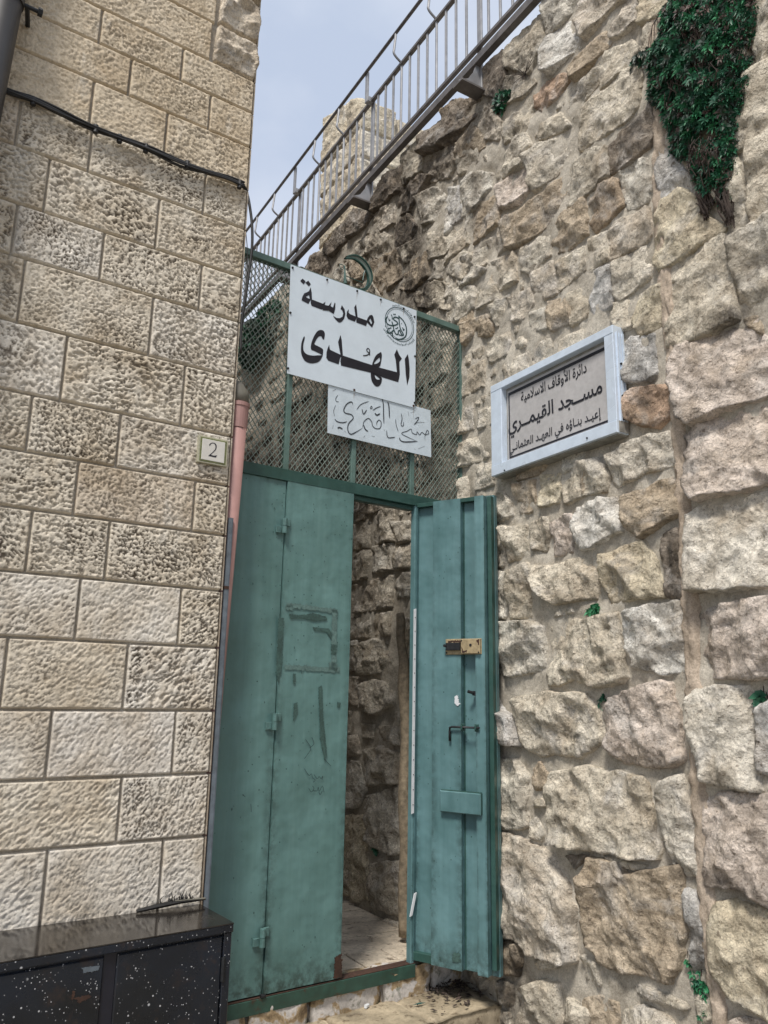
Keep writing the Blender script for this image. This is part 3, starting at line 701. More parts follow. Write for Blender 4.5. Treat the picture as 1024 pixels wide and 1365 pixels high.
GU, GZ = np.meshgrid(OU0+(np.arange(occ.shape[0])+.5)*occ_r, OZ0+(np.arange(occ.shape[1])+.5)*occ_r, indexing='ij')
def mark(poly, test=False):
    P = np.array(poly); a = np.clip(((P.min(0)-[OU0, OZ0])/occ_r).astype(int)-1, 0, None); b = ((P.max(0)-[OU0, OZ0])/occ_r).astype(int)+2
    sl_ = (slice(a[0], b[0]), slice(a[1], b[1])); m_ = inpoly(GU[sl_], GZ[sl_], poly)
    if test: return (occ[sl_] & m_).sum()/max(1, m_.sum())
    occ[sl_] |= m_
sid = 0; nst = 0
spoly = [(u-.035, z) for u, z in strip]+[(u+.035, z) for u, z in strip[::-1]]
for ox, oy, s_, lst in TR:
    for tn, pr, poly in lst:
        sid += 1; P = Z(RW, ox, oy, s_, poly)
        c = np.mean(P, axis=0); e_ = 1+(.013+.009*float(np.clip((P[0][1]-2.3)/.8, 0, 1)))/max(.05, min(np.ptp(P, axis=0))/2); P = [(c[0]+(p[0]-c[0])*e_, c[1]+(p[1]-c[1])*e_) for p in P]
        tint = TN[tn] if tn else TINTS[sid % len(TINTS)]
        mark(P); nst += 1
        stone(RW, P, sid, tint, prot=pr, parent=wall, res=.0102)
mark(spoly)
mark([(.37, 2.585), (1.19, 2.585), (1.19, 3.05), (.37, 3.05)])     # plain mortar behind the plaque
# the rest of the courses: fill the free bed with coursed stones, largest first
extra = []
def fits(P, m_=.008):
    c = np.mean(P, axis=0); Q = [(c[0]+(p[0]-c[0])*(1+m_/.06), c[1]+(p[1]-c[1])*(1+m_/.06)) for p in P]; return mark(Q, True) < .012
for wd0, hg0, jit, zr, ur in ((.34, .22, .06, (0, 2.6), (-4.4, 3.8)), (.27, .19, .05, (0, WTOP), (-4.4, 3.8)), (.20, .16, .04, (0, WTOP), (-4.2, 3.4)), (.15, .13, .03, (0, WTOP), (-4.0, 2.1)), (.10, .10, .02, (2.5, WTOP), (-1.9, 2.0)), (.07, .07, .015, (2.5, WTOP), (-1.5, 1.9))):
    zc = zr[0]
    while zc < zr[1]-hg0:
        u = ur[0]+random.uniform(0, wd0)
        while u < ur[1]:
            wd = wd0*random.uniform(.75, 1.25); hh = hg0*random.uniform(.85, 1.05); q = lambda k=.09: random.uniform(0, k)
            P = [(u+wd*q(), zc+hh*q()), (u+wd*.5, zc+hh*q(.05)), (u+wd*(1-q()), zc+hh*q()), (u+wd*(1-q(.04)), zc+hh*.5), (u+wd*(1-q()), zc+hh*(1-q())), (u+wd*.5, zc+hh*(1-q(.05))), (u+wd*q(), zc+hh*(1-q())), (u+wd*q(.04), zc+hh*.5)]
            if fits(P):
                sid += 1; hid = u < -1.6 or u > 2.1
                big_ = wd0 > .09 and nst < 292 and u < 2.1
                if big_: nst += 1
                stone(RW, P, sid, TINTS[(sid*7+3) % len(TINTS)], prot=random.uniform(.028, .042) if wd0 > .12 else .012+.01*random.random(), parent=wall, res=.022 if hid else .011, collect=None if big_ else extra); mark(P); u += wd*.98
            else: u += wd*.22
        zc += hg0*.34
for u in np.arange(2.15, 3.9, .45):
    for zc in np.arange(0, 4.9, .3):
        P = [(u+.01, zc+.01), (u+.43, zc+.01), (u+.43, zc+.28), (u+.01, zc+.28)]
        if mark(P, True) < .05: sid += 1; stone(RW, P, sid, TINTS[sid % 6], prot=.04, parent=wall, res=.05, collect=extra)
Vs = []; Fs = []; Ss = []; n_ = 0
for V, F, st_ in extra: Vs.append(V); Fs.append(F+n_); Ss.append(st_); n_ += len(V)
print('stones', nst, 'extra', len(extra))
mk('small_stones', np.concatenate(Vs), np.concatenate(Fs), 'stone', wall, smooth=True, color=TINTS[0], attrs={'stain_shade': np.concatenate(Ss)}, kind='stuff')
# mortar bed: one displaced sheet, with a rough top and a thickness behind it
def bed(u0, u1, z0, z1, ru, rz, nm):
    n = int((u1-u0)/ru); m = int((z1-z0)/rz); uu, zz = np.meshgrid(np.linspace(u0, u1, n), np.linspace(z0, z1, m)); U = uu.ravel(); Zz = zz.ravel()
    O = .017+fbm(np.stack([U*6, Zz*6, U*0+3], 1), 3)*.012*(1-.9*np.clip(1-np.abs(U)/.12, 0, 1))+fbm(np.stack([U*30, Zz*30, U*0+9], 1), 2)*.005
    q_ = np.clip(1-np.maximum(np.maximum(.36-U, U-1.20), np.maximum(2.56-Zz, Zz-3.08))/.03, 0, 1); O = O*(1-q_)+np.minimum(O, .012)*q_
    V = RW.w(U, Zz, O); mk(nm, V, gridfaces(n, m), 'mortar', wall, smooth=True, attrs={'stain_shade': stain_shade_f(U, Zz)})
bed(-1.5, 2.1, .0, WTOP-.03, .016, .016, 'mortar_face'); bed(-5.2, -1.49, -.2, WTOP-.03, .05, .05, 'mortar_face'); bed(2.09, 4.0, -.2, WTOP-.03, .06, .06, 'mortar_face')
MB().box(RW, -5.2, 4.0, -.3, WTOP-.04, -.5, -.03).build('wall_core', 'mortar', wall)
# tan mortar seam, a long raised strip
S = spline(np.array(strip), 26); k = len(S); nw = 9; V = []; 
for i, (u, z) in enumerate(S):
    wv = .035+.010*float(pn(np.array([[z*3.1, 5.1, 2.]]))[0])+.007*float(pn(np.array([[z*21, 1.1, 2.]]))[0])
    for j in range(nw):
        t = j/(nw-1)*2-1; uo = u+t*wv+.009*float(pn(np.array([[z*25, t*3, 8.]]))[0]); V.append(RW.w(uo, z, .014+.022*(1-t**4)+.012*float(pn(np.array([[z*12, t*2, 4.]]))[0])+.005*float(pn(np.array([[z*50, t*5, 4.]]))[0])))
V = np.array(V); mk('mortar_seam', V, gridfaces(nw, k), 'seam', wall, smooth=True, attrs={'stain_shade': stain_shade_f(np.repeat(S[:, 0], nw), np.repeat(S[:, 1], nw))*.4})
# ragged coping stones along the top
u = -4.8
while u < 3.6:
    wd = random.uniform(.16, .34); 
    if nst < 300 or u > -3:
        h0 = random.uniform(.02, .09); 
        P = [(u, WTOP-.12), (u+wd*.5, WTOP-.14), (u+wd-.01, WTOP-.12), (u+wd-.02, WTOP+h0*.7), (u+wd*.5, WTOP+h0), (u+.02, WTOP+h0*.6)]
        if mark([(a, b) for a, b in P if b < 5.2], True) < .45:
            sid += 1; dk = -1.6 < u < .3; Vb = MB()
            n_ = 12; m_ = 8; pts = []
            for j in range(m_):
                for i in range(n_):
                    a = i/(n_-1)*2-1; b = j/(m_-1)
                    x = u+wd/2+a*wd/2*.97; zt = WTOP+h0*(1-abs(a)**3*.6)
                    # profile runs up the face, over the top and back
                    s2 = b*1.35
                    if s2 < .5: o_, zz = .035, WTOP-.12+(zt-WTOP+.12)*(s2/.5)
                    else: o_, zz = .035-(s2-.5)/.85*.42, zt
                    nn = float(fbm(np.array([[x*9, zz*9, o_*9+sid]]), 3)[0]); pts.append(RW.w(x, zz+nn*.02, o_+nn*.02))
            mk('coping_stone', np.array(pts), gridfaces(n_, m_), 'stone', wall, smooth=True, color=(TN['d'] if dk else TINTS[sid % 6]), attrs={'stain_shade': np.full(len(pts), .85 if dk else .3)})
    u += wd
# a few more stones that stand on the seam and hide the bare edges: terrace behind the wall
MB().box(RW, -14, 8, TERR-.3, TERR, -9, -.45).build('terrace_ground', 'street', kind='structure')

# ------------------------------------------------------------------ left building of tooled ashlar
bld = thing('stone_building', 'cream ashlar building of large tooled limestone blocks at the left of the gate', 'building', (*LW.w(0, 0)[:2], 0))
def ashb(pl, u0, u1, z0, z1, seed, tint, grime=.3, res=.0045, diag=.5, amp=1., prot=.0, name='stone_block', g=.0029, back=-.05):
    r = np.random.default_rng(seed); diag += r.uniform(-.35, .35); fs_ = r.uniform(.85, 1.35); amp *= r.uniform(.75, 1.05); n = max(4, int((u1-u0)/res)); m = max(4, int((z1-z0)/res))
    uu, zz = np.meshgrid(np.linspace(u0+g, u1-g, n), np.linspace(z0+g, z1-g, m)); U = uu.ravel(); Zz = zz.ravel()
    e = np.minimum(np.minimum(U-u0-g, u1-g-U), np.minimum(Zz-z0-g, z1-g-Zz))
    ca, sa = cos(diag), sin(diag); a = U*ca+Zz*sa; b = -U*sa+Zz*ca
    wq = pn(np.stack([U*14, Zz*14, U*0+seed], 1)); a2 = a+wq*.012; b2 = b+wq*.006
    n1 = fbm(np.stack([a2*56*fs_, b2*125*fs_, U*0+seed*1.3], 1), 3, .62)
    n0 = fbm(np.stack([U*9, Zz*9, U*0+seed*2.1], 1), 2)
    pit = np.clip(-n1-.10+.16*n0+.10*fbm(np.stack([U*22, Zz*22, U*0+seed], 1), 2), 0, 1)
    h = (-np.minimum(pit*1.6, .55)*.011+np.clip(n1, -.3, .5)*.0045)*amp
    inn = np.clip(e/.012, 0, 1); h = h*inn+.003*n0*inn
    rim = np.clip(e/.003, 0, 1)
    O = h+.006+prot*np.clip(e/.03, 0, 1)-.006*(1-rim)
    ch = pn(np.stack([U*30, Zz*30, U*0+seed], 1)); O = O-np.clip(ch-.35, 0, 1)*.016*np.clip(1-e/.014, 0, 1)
    edge = e < 1e-6; O = np.where(edge, back*.25, O)
    sm = fbm(np.stack([U*5.5, Zz*5.5, U*0+4.4], 1), 3)
    gm = np.clip(grime*1.2+sm*.55, 0, 1)*np.clip(pit*5.5-.05, 0, 1)*inn
    return mk(name, pl.w(U, Zz, O), gridfaces(n, m), 'ashlar', bld, smooth=True, color=tint, attrs={'grime': np.clip(gm, 0, .92)})
ZL = [-.12, .11, .34, .58, .788, 1.034, 1.254, 1.481, 1.718, 1.939, 2.161, 2.366, 2.578, 2.838, 3.092, 3.302, 3.535, 3.733, 3.948, 4.128, 4.297, 4.50, 4.71, 4.93, 5.15, 5.38, 5.6, 5.85, 6.1]
# vertical joints seen in each course (pixel x, pixel y on the joint), bottom up from course z .58
VJ = {4: [(58, 1190), (215, 1158)], 5: [(159, 1078)], 6: [(65, 993), (232, 988)], 7: [(5, 900), (167, 905)], 8: [(104, 810), (239, 828)], 9: [(37, 735), (143, 735)], 10: [(102, 645), (258, 680)],
      11: [(40, 557), (158, 587)], 12: [(86, 485), (244, 528)], 13: [(29, 385), (202, 430)], 14: [(136, 343), (267, 387)], 15: [(63, 243), (210, 297)], 16: [(24.5, 160), (121, 197), (272.5, 260)],
      17: [(221.5, 175)], 18: [(174, 98), (279.5, 150)], 19: [(135, 30), (243, 85)], 20: [(60, -30), (283, 50)]}
LT = {'y': (.63, .54, .41), 'c': (.67, .61, .51), 'w': (.70, .655, .58), 'b': (.62, .545, .445), 'l': (.69, .65, .59)}
for ci in range(len(ZL)-1):
    z0, z1 = ZL[ci], ZL[ci+1]; js = sorted(LW.px(x, y)[0] for x, y in VJ.get(ci, []))
    if not js: js = [-random.uniform(.2, .35)]
    js = js+[0.0]; u = js[0]
    while u > -2.6:
        u -= random.uniform(.3, .5); js.insert(0, u)
    for k in range(len(js)-1):
        u0, u1 = js[k], js[k+1]; far = u1 < -1.05 or z1 > 4.9 or z0 < .7
        sd_ = ci*37+k; rr = random.Random(sd_); corner = u1 == 0.0
        if ci >= 17: tint, gr, amp, dg = LT['y'], .10, .75, 2.3
        elif ci >= 9: tint, gr, amp, dg = rr.choice([LT['c'], LT['c'], LT['w'], LT['b']]), rr.uniform(.32, .62), 1.0, 2.6
        else: tint, gr, amp, dg = rr.choice([LT['c'], LT['w'], LT['c'], LT['w']]), .14, .6, .75
        if corner and 5 <= ci <= 12: gr = .5; amp = .95
        if ci == 8 and k == len(js)-3: tint, gr, amp = LT['w'], .02, .5
        if ci == 8 and k == len(js)-4: gr = .25
        if ci == 6 and k == len(js)-3: tint, gr = LT['l'], .03
        if ci == 10 and k == len(js)-3: tint, gr = LT['b'], .35
        if ci == 9: gr = .5
        if ci == 11 and k == len(js)-3: gr = .75
        prot = 0.
        if corner and ci in (20, 21, 22):
            stone(LW, [(u0+.01, z0+.01), (u1+.0, z0+.008), (u1+.012, (z0+z1)/2), (u1-.005, z1-.006), (u0+.02, z1-.01)], 700+ci, LT['b'], prot=.014, res=.007, rough=.8, parent=bld, stain_shade=False, name='stone_block'); continue
        ashb(LW, u0, u1, z0, z1, sd_, tint, gr, .05 if far and z0 < 4.9 and z0 > .5 else (.0046 if not far else .03), dg, amp, prot)
# body of the building and its side wall on the passage
SIDE = PL(LW.w(0, 0, -.004)[:2], 149.4)   # u decreases away from the camera; its n points left, so the passage side is -n
Q = [LW.w(-2.9, 0, -.012), LW.w(-.004, 0, -.012)]; back = -RW.d*5.5
def slabq(z0, z1, name, mat, inset=0.):
    b = [Q[0], Q[1]-LW.d*inset, Q[1]-LW.d*inset+back, Q[0]+back]
    V = [p*[1, 1, 0]+[0, 0, z0] for p in b]+[p*[1, 1, 0]+[0, 0, z1] for p in b]
    return mk(name, V, [(3, 2, 1, 0), (4, 5, 6, 7), (0, 1, 5, 4), (1, 2, 6, 5), (2, 3, 7, 6), (3, 0, 4, 7)], mat, bld, attrs={'grime': np.zeros(8), 'stain_shade': np.zeros(8)})
slabq(-.2, 6.1, 'wall_core', 'joint', .004)
o = slabq(6.1, 6.22, 'roof_slab', 'ashlar', -.03); o.color = (*LT['c'], 1)
for ci in range(len(ZL)-1):
    off = (ci % 2)*.2; s0 = 0.
    first = True; v = .0
    while v < 5.4:
        wd = (.24 if (ci % 2) else .42) if first else .55; v1 = min(v+wd, 5.45)
        b = MB(); g = .004; Zm = PL((SIDE.P0+SIDE.n*0)[:2], 149.4)
        b.box(Zm, -v1+g, -v-(0 if first else g), ZL[ci]+g, ZL[ci+1]-g, .0, -.006)
        o = b.build('stone_block', 'ashlar', bld, color=LT['b'], attrs={'grime': np.full(8, .1)}); first = False; v = v1

# ------------------------------------------------------------------ ground, step, passage
V = [(-300, -300, STREET), (300, -300, STREET), (300, 300, STREET), (-300, 300, STREET)]
mk('street', V, [(0, 1, 2, 3)], 'street', kind='structure')
def uend(w_): return float(((GATE.P0-GATE.n*.02-RW.P0-RW.n*w_)@GATE.n)/(RW.d@GATE.n))
_p = [RW.w(a, z_, b) for z_ in (-.1, FLOOR-.02) for a, b in ((-6, 0), (uend(0), 0), (uend(1.6), 1.6), (-6, 1.6))]
pf = mk('passage_floor', _p, [(3, 2, 1, 0), (4, 5, 6, 7)]+[(k, (k+1) % 4, 4+(k+1) % 4, 4+k) for k in range(4)], 'joint', kind='structure', attrs={'stain_shade': np.full(8, .3)})
rows = [-5.9]+list(np.arange(-5.6, -.9, .23))+[-.93, -.705, -.50, -.275, -.03, .24]
for i in range(len(rows)-1):
    cuts = [0.02, .48, 1.05, 1.55] if i % 2 else [0.02, .48, .9, 1.55]
    if rows[i] > -.3: cuts = [.02, .30, .485, 1.0, 1.55]
    elif rows[i] > -.75: cuts = [0.02, .9, 1.55]
    for a, b in zip(cuts[:-1], cuts[1:]):
        m_ = MB(); g = .0035; zt = FLOOR+random.uniform(-.002, .002)
        ea, eb = min(rows[i+1], uend(a)), min(rows[i+1], uend(b))
        if min(ea, eb) <= rows[i]+.02: continue
        P = [RW.w(rows[i]+g, FLOOR-.03, a+g), RW.w(ea-g, FLOOR-.03, a+g), RW.w(eb-g, FLOOR-.03, b-g), RW.w(rows[i]+g, FLOOR-.03, b-g)]
        T = [p*[1, 1, 0]+[0, 0, zt-.003] for p in P]; c = np.mean(T, axis=0); T2 = [c+(p-c)*[.98, .98, 1]+[0, 0, .003] for p in T]
        m_.add(P+T+T2, [(8, 9, 10, 11)]+[(k, (k+1) % 4, 4+(k+1) % 4, 4+k) for k in range(4)]+[(4+k, 4+(k+1) % 4, 8+(k+1) % 4, 8+k) for k in range(4)])
        m_.build('paving_slab', 'paving', pf)
step = thing('stone_step', 'worn yellow limestone step with pale riser blocks under the green gate', 'step', (*GATE.w(.2, 0, .2)[:2], STREET))
def lump(pl, u0, u1, z0, z1, o0, o1, name, mat, parent, res=.02, seed=0, topn=.004, color=None):
    """rounded block: closed box subdivided with noise"""
    nu, nz_, no = [max(2, int(round(abs(b-a)/res))) for a, b in ((u0, u1), (z0, z1), (o0, o1))]
    V = []; F = []; idx = {}
    def vert(i, j, k):
        key = (i, j, k)
        if key not in idx:
            idx[key] = len(V); V.append((u0+(u1-u0)*i/nu, z0+(z1-z0)*j/nz_, o0+(o1-o0)*k/no))
        return idx[key]
    for i in range(nu):
        for j in range(nz_):
            for k in (0, no): F.append([vert(i, j, k), vert(i+1, j, k), vert(i+1, j+1, k), vert(i, j+1, k)])
        for k in range(no):
            for j in (0, nz_): F.append([vert(i, j, k), vert(i+1, j, k), vert(i+1, j, k+1), vert(i, j, k+1)])
    for j in range(nz_):
        for k in range(no):
            for i in (0, nu): F.append([vert(i, j, k), vert(i, j+1, k), vert(i, j+1, k+1), vert(i, j, k+1)])
    A = np.array(V); lo = np.array([min(u0, u1), min(z0, z1), min(o0, o1)]); hi = np.array([max(u0, u1), max(z0, z1), max(o0, o1)])
    r = min(.012, min(hi-lo)/3); c = np.clip(A, lo+r, hi-r); d = A-c; L = np.linalg.norm(d, axis=1); L[L == 0] = 1; A = c+d/L[:, None]*np.minimum(L, r)[:, None]
    W = pl.w(A[:, 0], A[:, 1], A[:, 2]); N = np.stack([fbm(W*14+seed+q*7, 2) for q in range(3)], 1); W = W+N*topn
    return mk(name, W, np.array(F), mat, parent, smooth=True, color=color, attrs={'stain_shade': np.full(len(W), .2)})
for i, (a, b) in enumerate([(-.70, -.40), (-.395, -.125), (-.12, .235), (.24, .50), (.505, .80)]):
    lump(GATE, a, b, .12, .392, -.10, .012+.008*(i % 2), 'riser_block', 'riser', step, seed=i*3, topn=.008)
for i, (a, b) in enumerate([(-.62, -.05), (-.045, .30), (.305, .69)]):
    lump(GATE, a, b, STREET-.05, TREAD+.004*(i % 2), .0, .295+.006*(i % 2), 'tread_slab', 'step', step, seed=i*5+40, topn=.008)

# ------------------------------------------------------------------ gate
gate = thing('metal_gate', 'green sheet metal gate standing half open with mesh panel above it', 'gate', (*GATE.w(0, 0)[:2], FLOOR))
def gr(n, v=0.): return {'grime': np.full(n, v)}
def gbox(pl, u0, u1, z0, z1, o0, o1, name, mat, parent=gate, bev=.0015, grime=0., label=None):
    m_ = MB().box(pl, u0, u1, z0, z1, o0, o1, bev); return m_.build(name, mat, parent, attrs=gr(m_.n, grime), label=label)
FL, FR, FT, FB = -.66, .722, 3.545, 2.50
for x0, x1 in ((FL, FL+.03), (FR-.026, FR)): gbox(GATE, x0, x1, FB, FT, -.02, .015, 'frame_post', 'midgreen')
gbox(GATE, FL+.03, FR-.026, FT-.032, FT, -.018, .017, 'top_rail', 'midgreen')
for u in (-.345, .017, .372): gbox(GATE, u-.0125, u+.0125, FB+.03, FT-.032, -.015, .012, 'mullion', 'midgreen')
gbox(GATE, FL+.03, FR-.026, 2.477, 2.53, -.03, .022, 'transom', 'dkgreen')
gbox(GATE, -.30, .385, 2.455, 2.476, -.03, .004, 'transom_lip', 'dkgreen')
gbox(GATE, .386, .404, .40, 2.477, -.012, .018, 'gate_post', 'teal2')
gbox(GATE, .41, .775, .40, 2.475, -.035, -.03, 'fixed_sheet', 'dkgreen')
gbox(GATE, -.69, .41, .345, .398, -.03, .024, 'threshold_bar', 'rustpaint', grime=.4)
gbox(GATE, -.68, .41, .398, .402, -.03, .02, 'threshold_lip', 'rust')
# wire mesh: two families of flat wires, plus welded knots
m_ = MB(); px_, pz_ = .0262, .0355; x0, x1, z0, z1 = FL+.03, FR-.026, 2.53, FT-.032; sl_ = pz_/px_
for sgn in (1, -1):
    c0 = z0-(x1 if sgn > 0 else -x0)*sl_-.1; c = z0-max(sgn*sl_*x0, sgn*sl_*x1); cmax = z1-min(sgn*sl_*x0, sgn*sl_*x1)
    while c < cmax:
        ts = []
        # clip z = sgn*sl*x + c to the rectangle
        xa, xb = sorted(((z0-c)/(sgn*sl_), (z1-c)/(sgn*sl_))); xa = max(xa, x0); xb = min(xb, x1)
        if xb-xa > .004:
            pa = np.array([xa, sgn*sl_*xa+c]); pb = np.array([xb, sgn*sl_*xb+c]); d = (pb-pa)/np.linalg.norm(pb-pa); nn = np.array([-d[1], d[0]])*.0017
            o_ = .001*sgn; P = [pa+nn, pb+nn, pb-nn, pa-nn]
            m_.add([GATE.w(p[0], p[1], o_-.0015) for p in P]+[GATE.w(p[0], p[1], o_+.0015) for p in P], [(3, 2, 1, 0), (4, 5, 6, 7), (0, 1, 5, 4), (2, 3, 7, 6)])
        c += pz_
m_.build('wire_mesh', 'wiremesh', gate, kind='stuff')
# closed bi-fold leaf: two pressed sheets with a dark seam
def sheet(pl, u0, u1, z0, z1, o0, o1, name, mat, parent=gate, nx=10, nz_=40, bow=.002, seed=0, gb=.9):
    uu, zz = np.meshgrid(np.linspace(u0, u1, nx), np.linspace(z0, z1, nz_)); U = uu.ravel(); Zz = zz.ravel()
    O = o1+bow*fbm(np.stack([U*3+seed, Zz*1.5, U*0], 1), 2)
    g = np.clip(1-(Zz-z0)/.14, 0, 1)*gb+np.clip(1-(z1-Zz)/.03, 0, 1)*.3
    g = np.maximum(g, .6*np.clip(1-np.minimum(U-u0, u1-U)/.012, 0, 1)*np.clip(1.2-(Zz-z0)/2, .1, 1))
    V = pl.w(U, Zz, O); F = [tuple(f) for f in gridfaces(nx, nz_)]; n0 = len(V)
    B = [pl.w(u0, z0, o0), pl.w(u1, z0, o0), pl.w(u1, z1, o0), pl.w(u0, z1, o0)]
    bot = [i for i in range(nx)]; top = [n0-nx+i for i in range(nx)]; lef = [i*nx for i in range(nz_)]; rig = [i*nx+nx-1 for i in range(nz_)]
    F += [tuple([n0+1, n0]+bot), tuple([n0+3, n0+2]+top[::-1]), tuple([n0, n0+3]+lef[::-1]), tuple([n0+2, n0+1]+rig), (n0, n0+1, n0+2, n0+3)]
    V = np.concatenate([V, np.array(B)]); return mk(name, V, F, mat, parent, attrs={'grime': np.concatenate([g, np.zeros(4)])})
leafL = gate
sheet(GATE, -.688, -.3415, .408, 2.476, -.02, .012, 'door_panel', 'teal', seed=1)
sheet(GATE, -.3365, .018, .408, 2.488, -.02, .020, 'door_panel', 'teal', seed=5)
gbox(GATE, -.3415, -.3365, .408, 2.47, -.02, .004, 'panel_seam', 'dkgreen', bev=0)
gbox(GATE, .0185, .024, .408, 2.486, -.02, .012, 'panel_edge', 'dkgreen', bev=0)
def hinge(pxx, pxy):
    u, z = GATE.px(pxx, pxy, .03); h = MB(); 
    h.tube([GATE.w(u, z-.033, .034), GATE.w(u, z-.001, .034)], .0115, 10); h.tube([GATE.w(u, z+.001, .034), GATE.w(u, z+.033, .034)], .0115, 10)
    o_ = h.build('hinge', 'teal', gate, smooth=False, attrs=gr(h.n, .3))
    gbox(GATE, u-.034, u-.008, z-.032, z-.002, .014, .024, 'hinge_plate', 'teal', o_, grime=.3); gbox(GATE, u+.008, u+.030, z+.002, z+.034, .021, .030, 'hinge_plate', 'teal', o_, grime=.3)
for q in ((379, 701), (366, 962), (349.5, 1250)): hinge(*q)
gbox(GATE, -.35, -.33, .40, .41, .012, .03, 'pivot', 'darkmetal')
# worn marks on the closed leaf (thin films on the paint)
def film(pl, polys, off, name, mat, parent=gate):
    for P in polys: V, F = fillshape([P]); o = mk(name, pl.w(V[:, 0], V[:, 1], off), F, mat, parent)
    return o
def gp(*pts): return [GATE.px(x, y, .02) for x, y in pts]
def ragged(P, amp=.003, step_=.008, seed=0):
    rr = random.Random(seed); out_ = []
    for i in range(len(P)):
        a = np.array(P[i]); b = np.array(P[(i+1) % len(P)]); n = max(1, int(np.linalg.norm(b-a)/(step_*.55)))
        for k in range(n): out_.append(tuple(a+(b-a)*k/n+np.array([rr.gauss(0, amp*.75), rr.gauss(0, amp*.75)])))
    return out_
zf = .0235
film(GATE, [ragged(gp((381, 803), (450, 812), (450, 818), (381, 809))), ragged(gp((379, 886), (452, 890), (452, 897), (379, 892))), ragged(gp((442, 812), (449, 813), (448, 893), (441, 892))),
            ragged(gp((380, 806), (390, 806), (390, 814), (380, 812))), ragged(gp((438, 882), (449, 884), (449, 895), (438, 893)))], zf, 'tape_residue', 'residue')
film(GATE, [ragged(gp((371, 822), (378, 824), (375, 890), (370, 914), (368, 890)), .002), ragged(gp((385, 818), (400, 820), (416, 817), (434, 822), (436, 826), (420, 828), (404, 824), (386, 824)), .0015, .006, 3),
            ragged(gp((416, 836), (438, 838), (443, 846), (441, 852), (434, 842), (418, 840)), .001, .006, 4), ragged(gp((441, 858), (449, 860), (447, 874), (441, 873)), .002, .005, 5),
            ragged(gp((424, 916), (429, 914), (430, 950), (435, 1005), (432, 1014), (426, 985)), .0015, .006, 6), ragged(gp((391, 938), (396, 936), (396, 950), (390, 962)), .0015, .005, 7),
            ragged(gp((449, 936), (454, 937), (452, 944), (449, 943)), .0012, .004, 8), ragged(gp((390, 898), (394, 898), (393, 912), (390, 911)), .001, .004, 9)], zf+.0006, 'scraped_patch', 'scrape')
film(GATE, [ragged(gp((446, 1276), (455, 1270), (455, 1303), (444, 1305)), .003, .006, 11)], zf, 'rust_patch', 'rust')
# chips: many small specks, one part
m2 = MB(); rr = random.Random(5)
for i in range(130):
    u = rr.uniform(-.55, .01); z = rr.choice([rr.uniform(2.0, 2.48), rr.uniform(.5, 2.3)]); r_ = rr.uniform(.0008, .0026); el = rr.uniform(1, 2.6)
    if abs(u+.339) < .01: continue
    P = [(u+cos(a)*r_, z+sin(a)*r_*el) for a in np.linspace(0, 2*pi, 6)[:-1]]; m2.add([GATE.w(p[0], p[1], zf+.0012 if u > -.336 else .0165) for p in P], [(0, 1, 2, 3, 4)])
m2.build('paint_chips', 'scrape', gate, kind='stuff')
m2 = MB(); F2 = 3.546; L2 = lambda pts: Z(GATE, 260, 980, F2, pts, .02)
for pts in ([(515, 158), (525, 175), (538, 190), (548, 182), (552, 198)], [(552, 200), (566, 212), (556, 222)], [(560, 185), (575, 205), (584, 195), (594, 205), (602, 192), (598, 210)],
            [(535, 250), (548, 268), (560, 250), (553, 240)], [(556, 262), (575, 262), (580, 245), (585, 265), (600, 240), (608, 270)], [(583, 270), (590, 280), (600, 262)],
            [(520, 20), (545, 60), (530, 90), (515, 110)], [(550, 10), (560, 40), (540, 60)], [(608, 110), (625, 130), (640, 145)], [(262, 325), (264, 362)], [(222, 280), (235, 290)]):
    m2.ribbon(GATE, L2(pts), .0022, zf+.001, False)
m2.build('graffiti_scribble', 'scribble', gate, kind='stuff')
# open leaf seen from inside: ribs, stile, flange, folded second panel behind it
Z0, Z1 = .412, 2.488; W = LEAFW
def lw(px_, py_=1150): return LEAF.px(px_, py_)[0]
edges = dict(a=.012, b=lw(577), c=lw(581), d=lw(617), e=lw(620), f=lw(638), g=lw(651.5))
gb = lambda u0, u1, o0, o1, nm, mt='teal2', z0=Z0, z1=Z1, s=0: sheet(LEAF, u0, u1, z0, z1, o0, o1, nm, mt, nx=5, nz_=30, bow=.0012, seed=s, gb=.7)
gb(.0, .016, -.022, .014, 'leaf_stile')
gb(.016, edges['b'], -.022, -.018, 'leaf_web', s=2)
gb(edges['b'], edges['d'], -.022, .012, 'leaf_rib', s=4)
gb(edges['d'], edges['f'], -.024, -.019, 'leaf_web', s=6)
gb(edges['f'], edges['g'], -.022, .016, 'leaf_stile', s=8)
gbox(LEAF, .016, edges['b'], Z1-.02, Z1, -.018, .01, 'leaf_cap', 'dkgreen'); gbox(LEAF, edges['d'], edges['f'], Z1-.02, Z1, -.019, .01, 'leaf_cap', 'dkgreen')
gbox(LEAF, .016, edges['b'], Z0, Z0+.035, -.0185, .006, 'leaf_foot', 'dkgreen')
sheet(LEAF, .03, lw(659.5), Z0-.01, Z1+.012, -.075, -.045, 'folded_panel', 'teal2', seed=9, gb=.6)
gbox(LEAF, lw(654)-.004, lw(659.5)-.002, Z0+.02, Z1, -.0445, -.012, 'panel_flange', 'dkgreen')
gbox(LEAF, edges['d']+.0005, edges['d']+.007, Z0, Z1-.02, -.0188, -.0165, 'rib_shade_line', 'dkgreen'); gbox(LEAF, edges['b']-.006, edges['b']-.0005, Z0+.036, Z1-.02, -.0178, -.0155, 'rib_shade_line', 'dkgreen')  # dark green strips that paint in the shade along the rib's sides
def lz(x, y, off=.014): return LEAF.px(x, y, off)
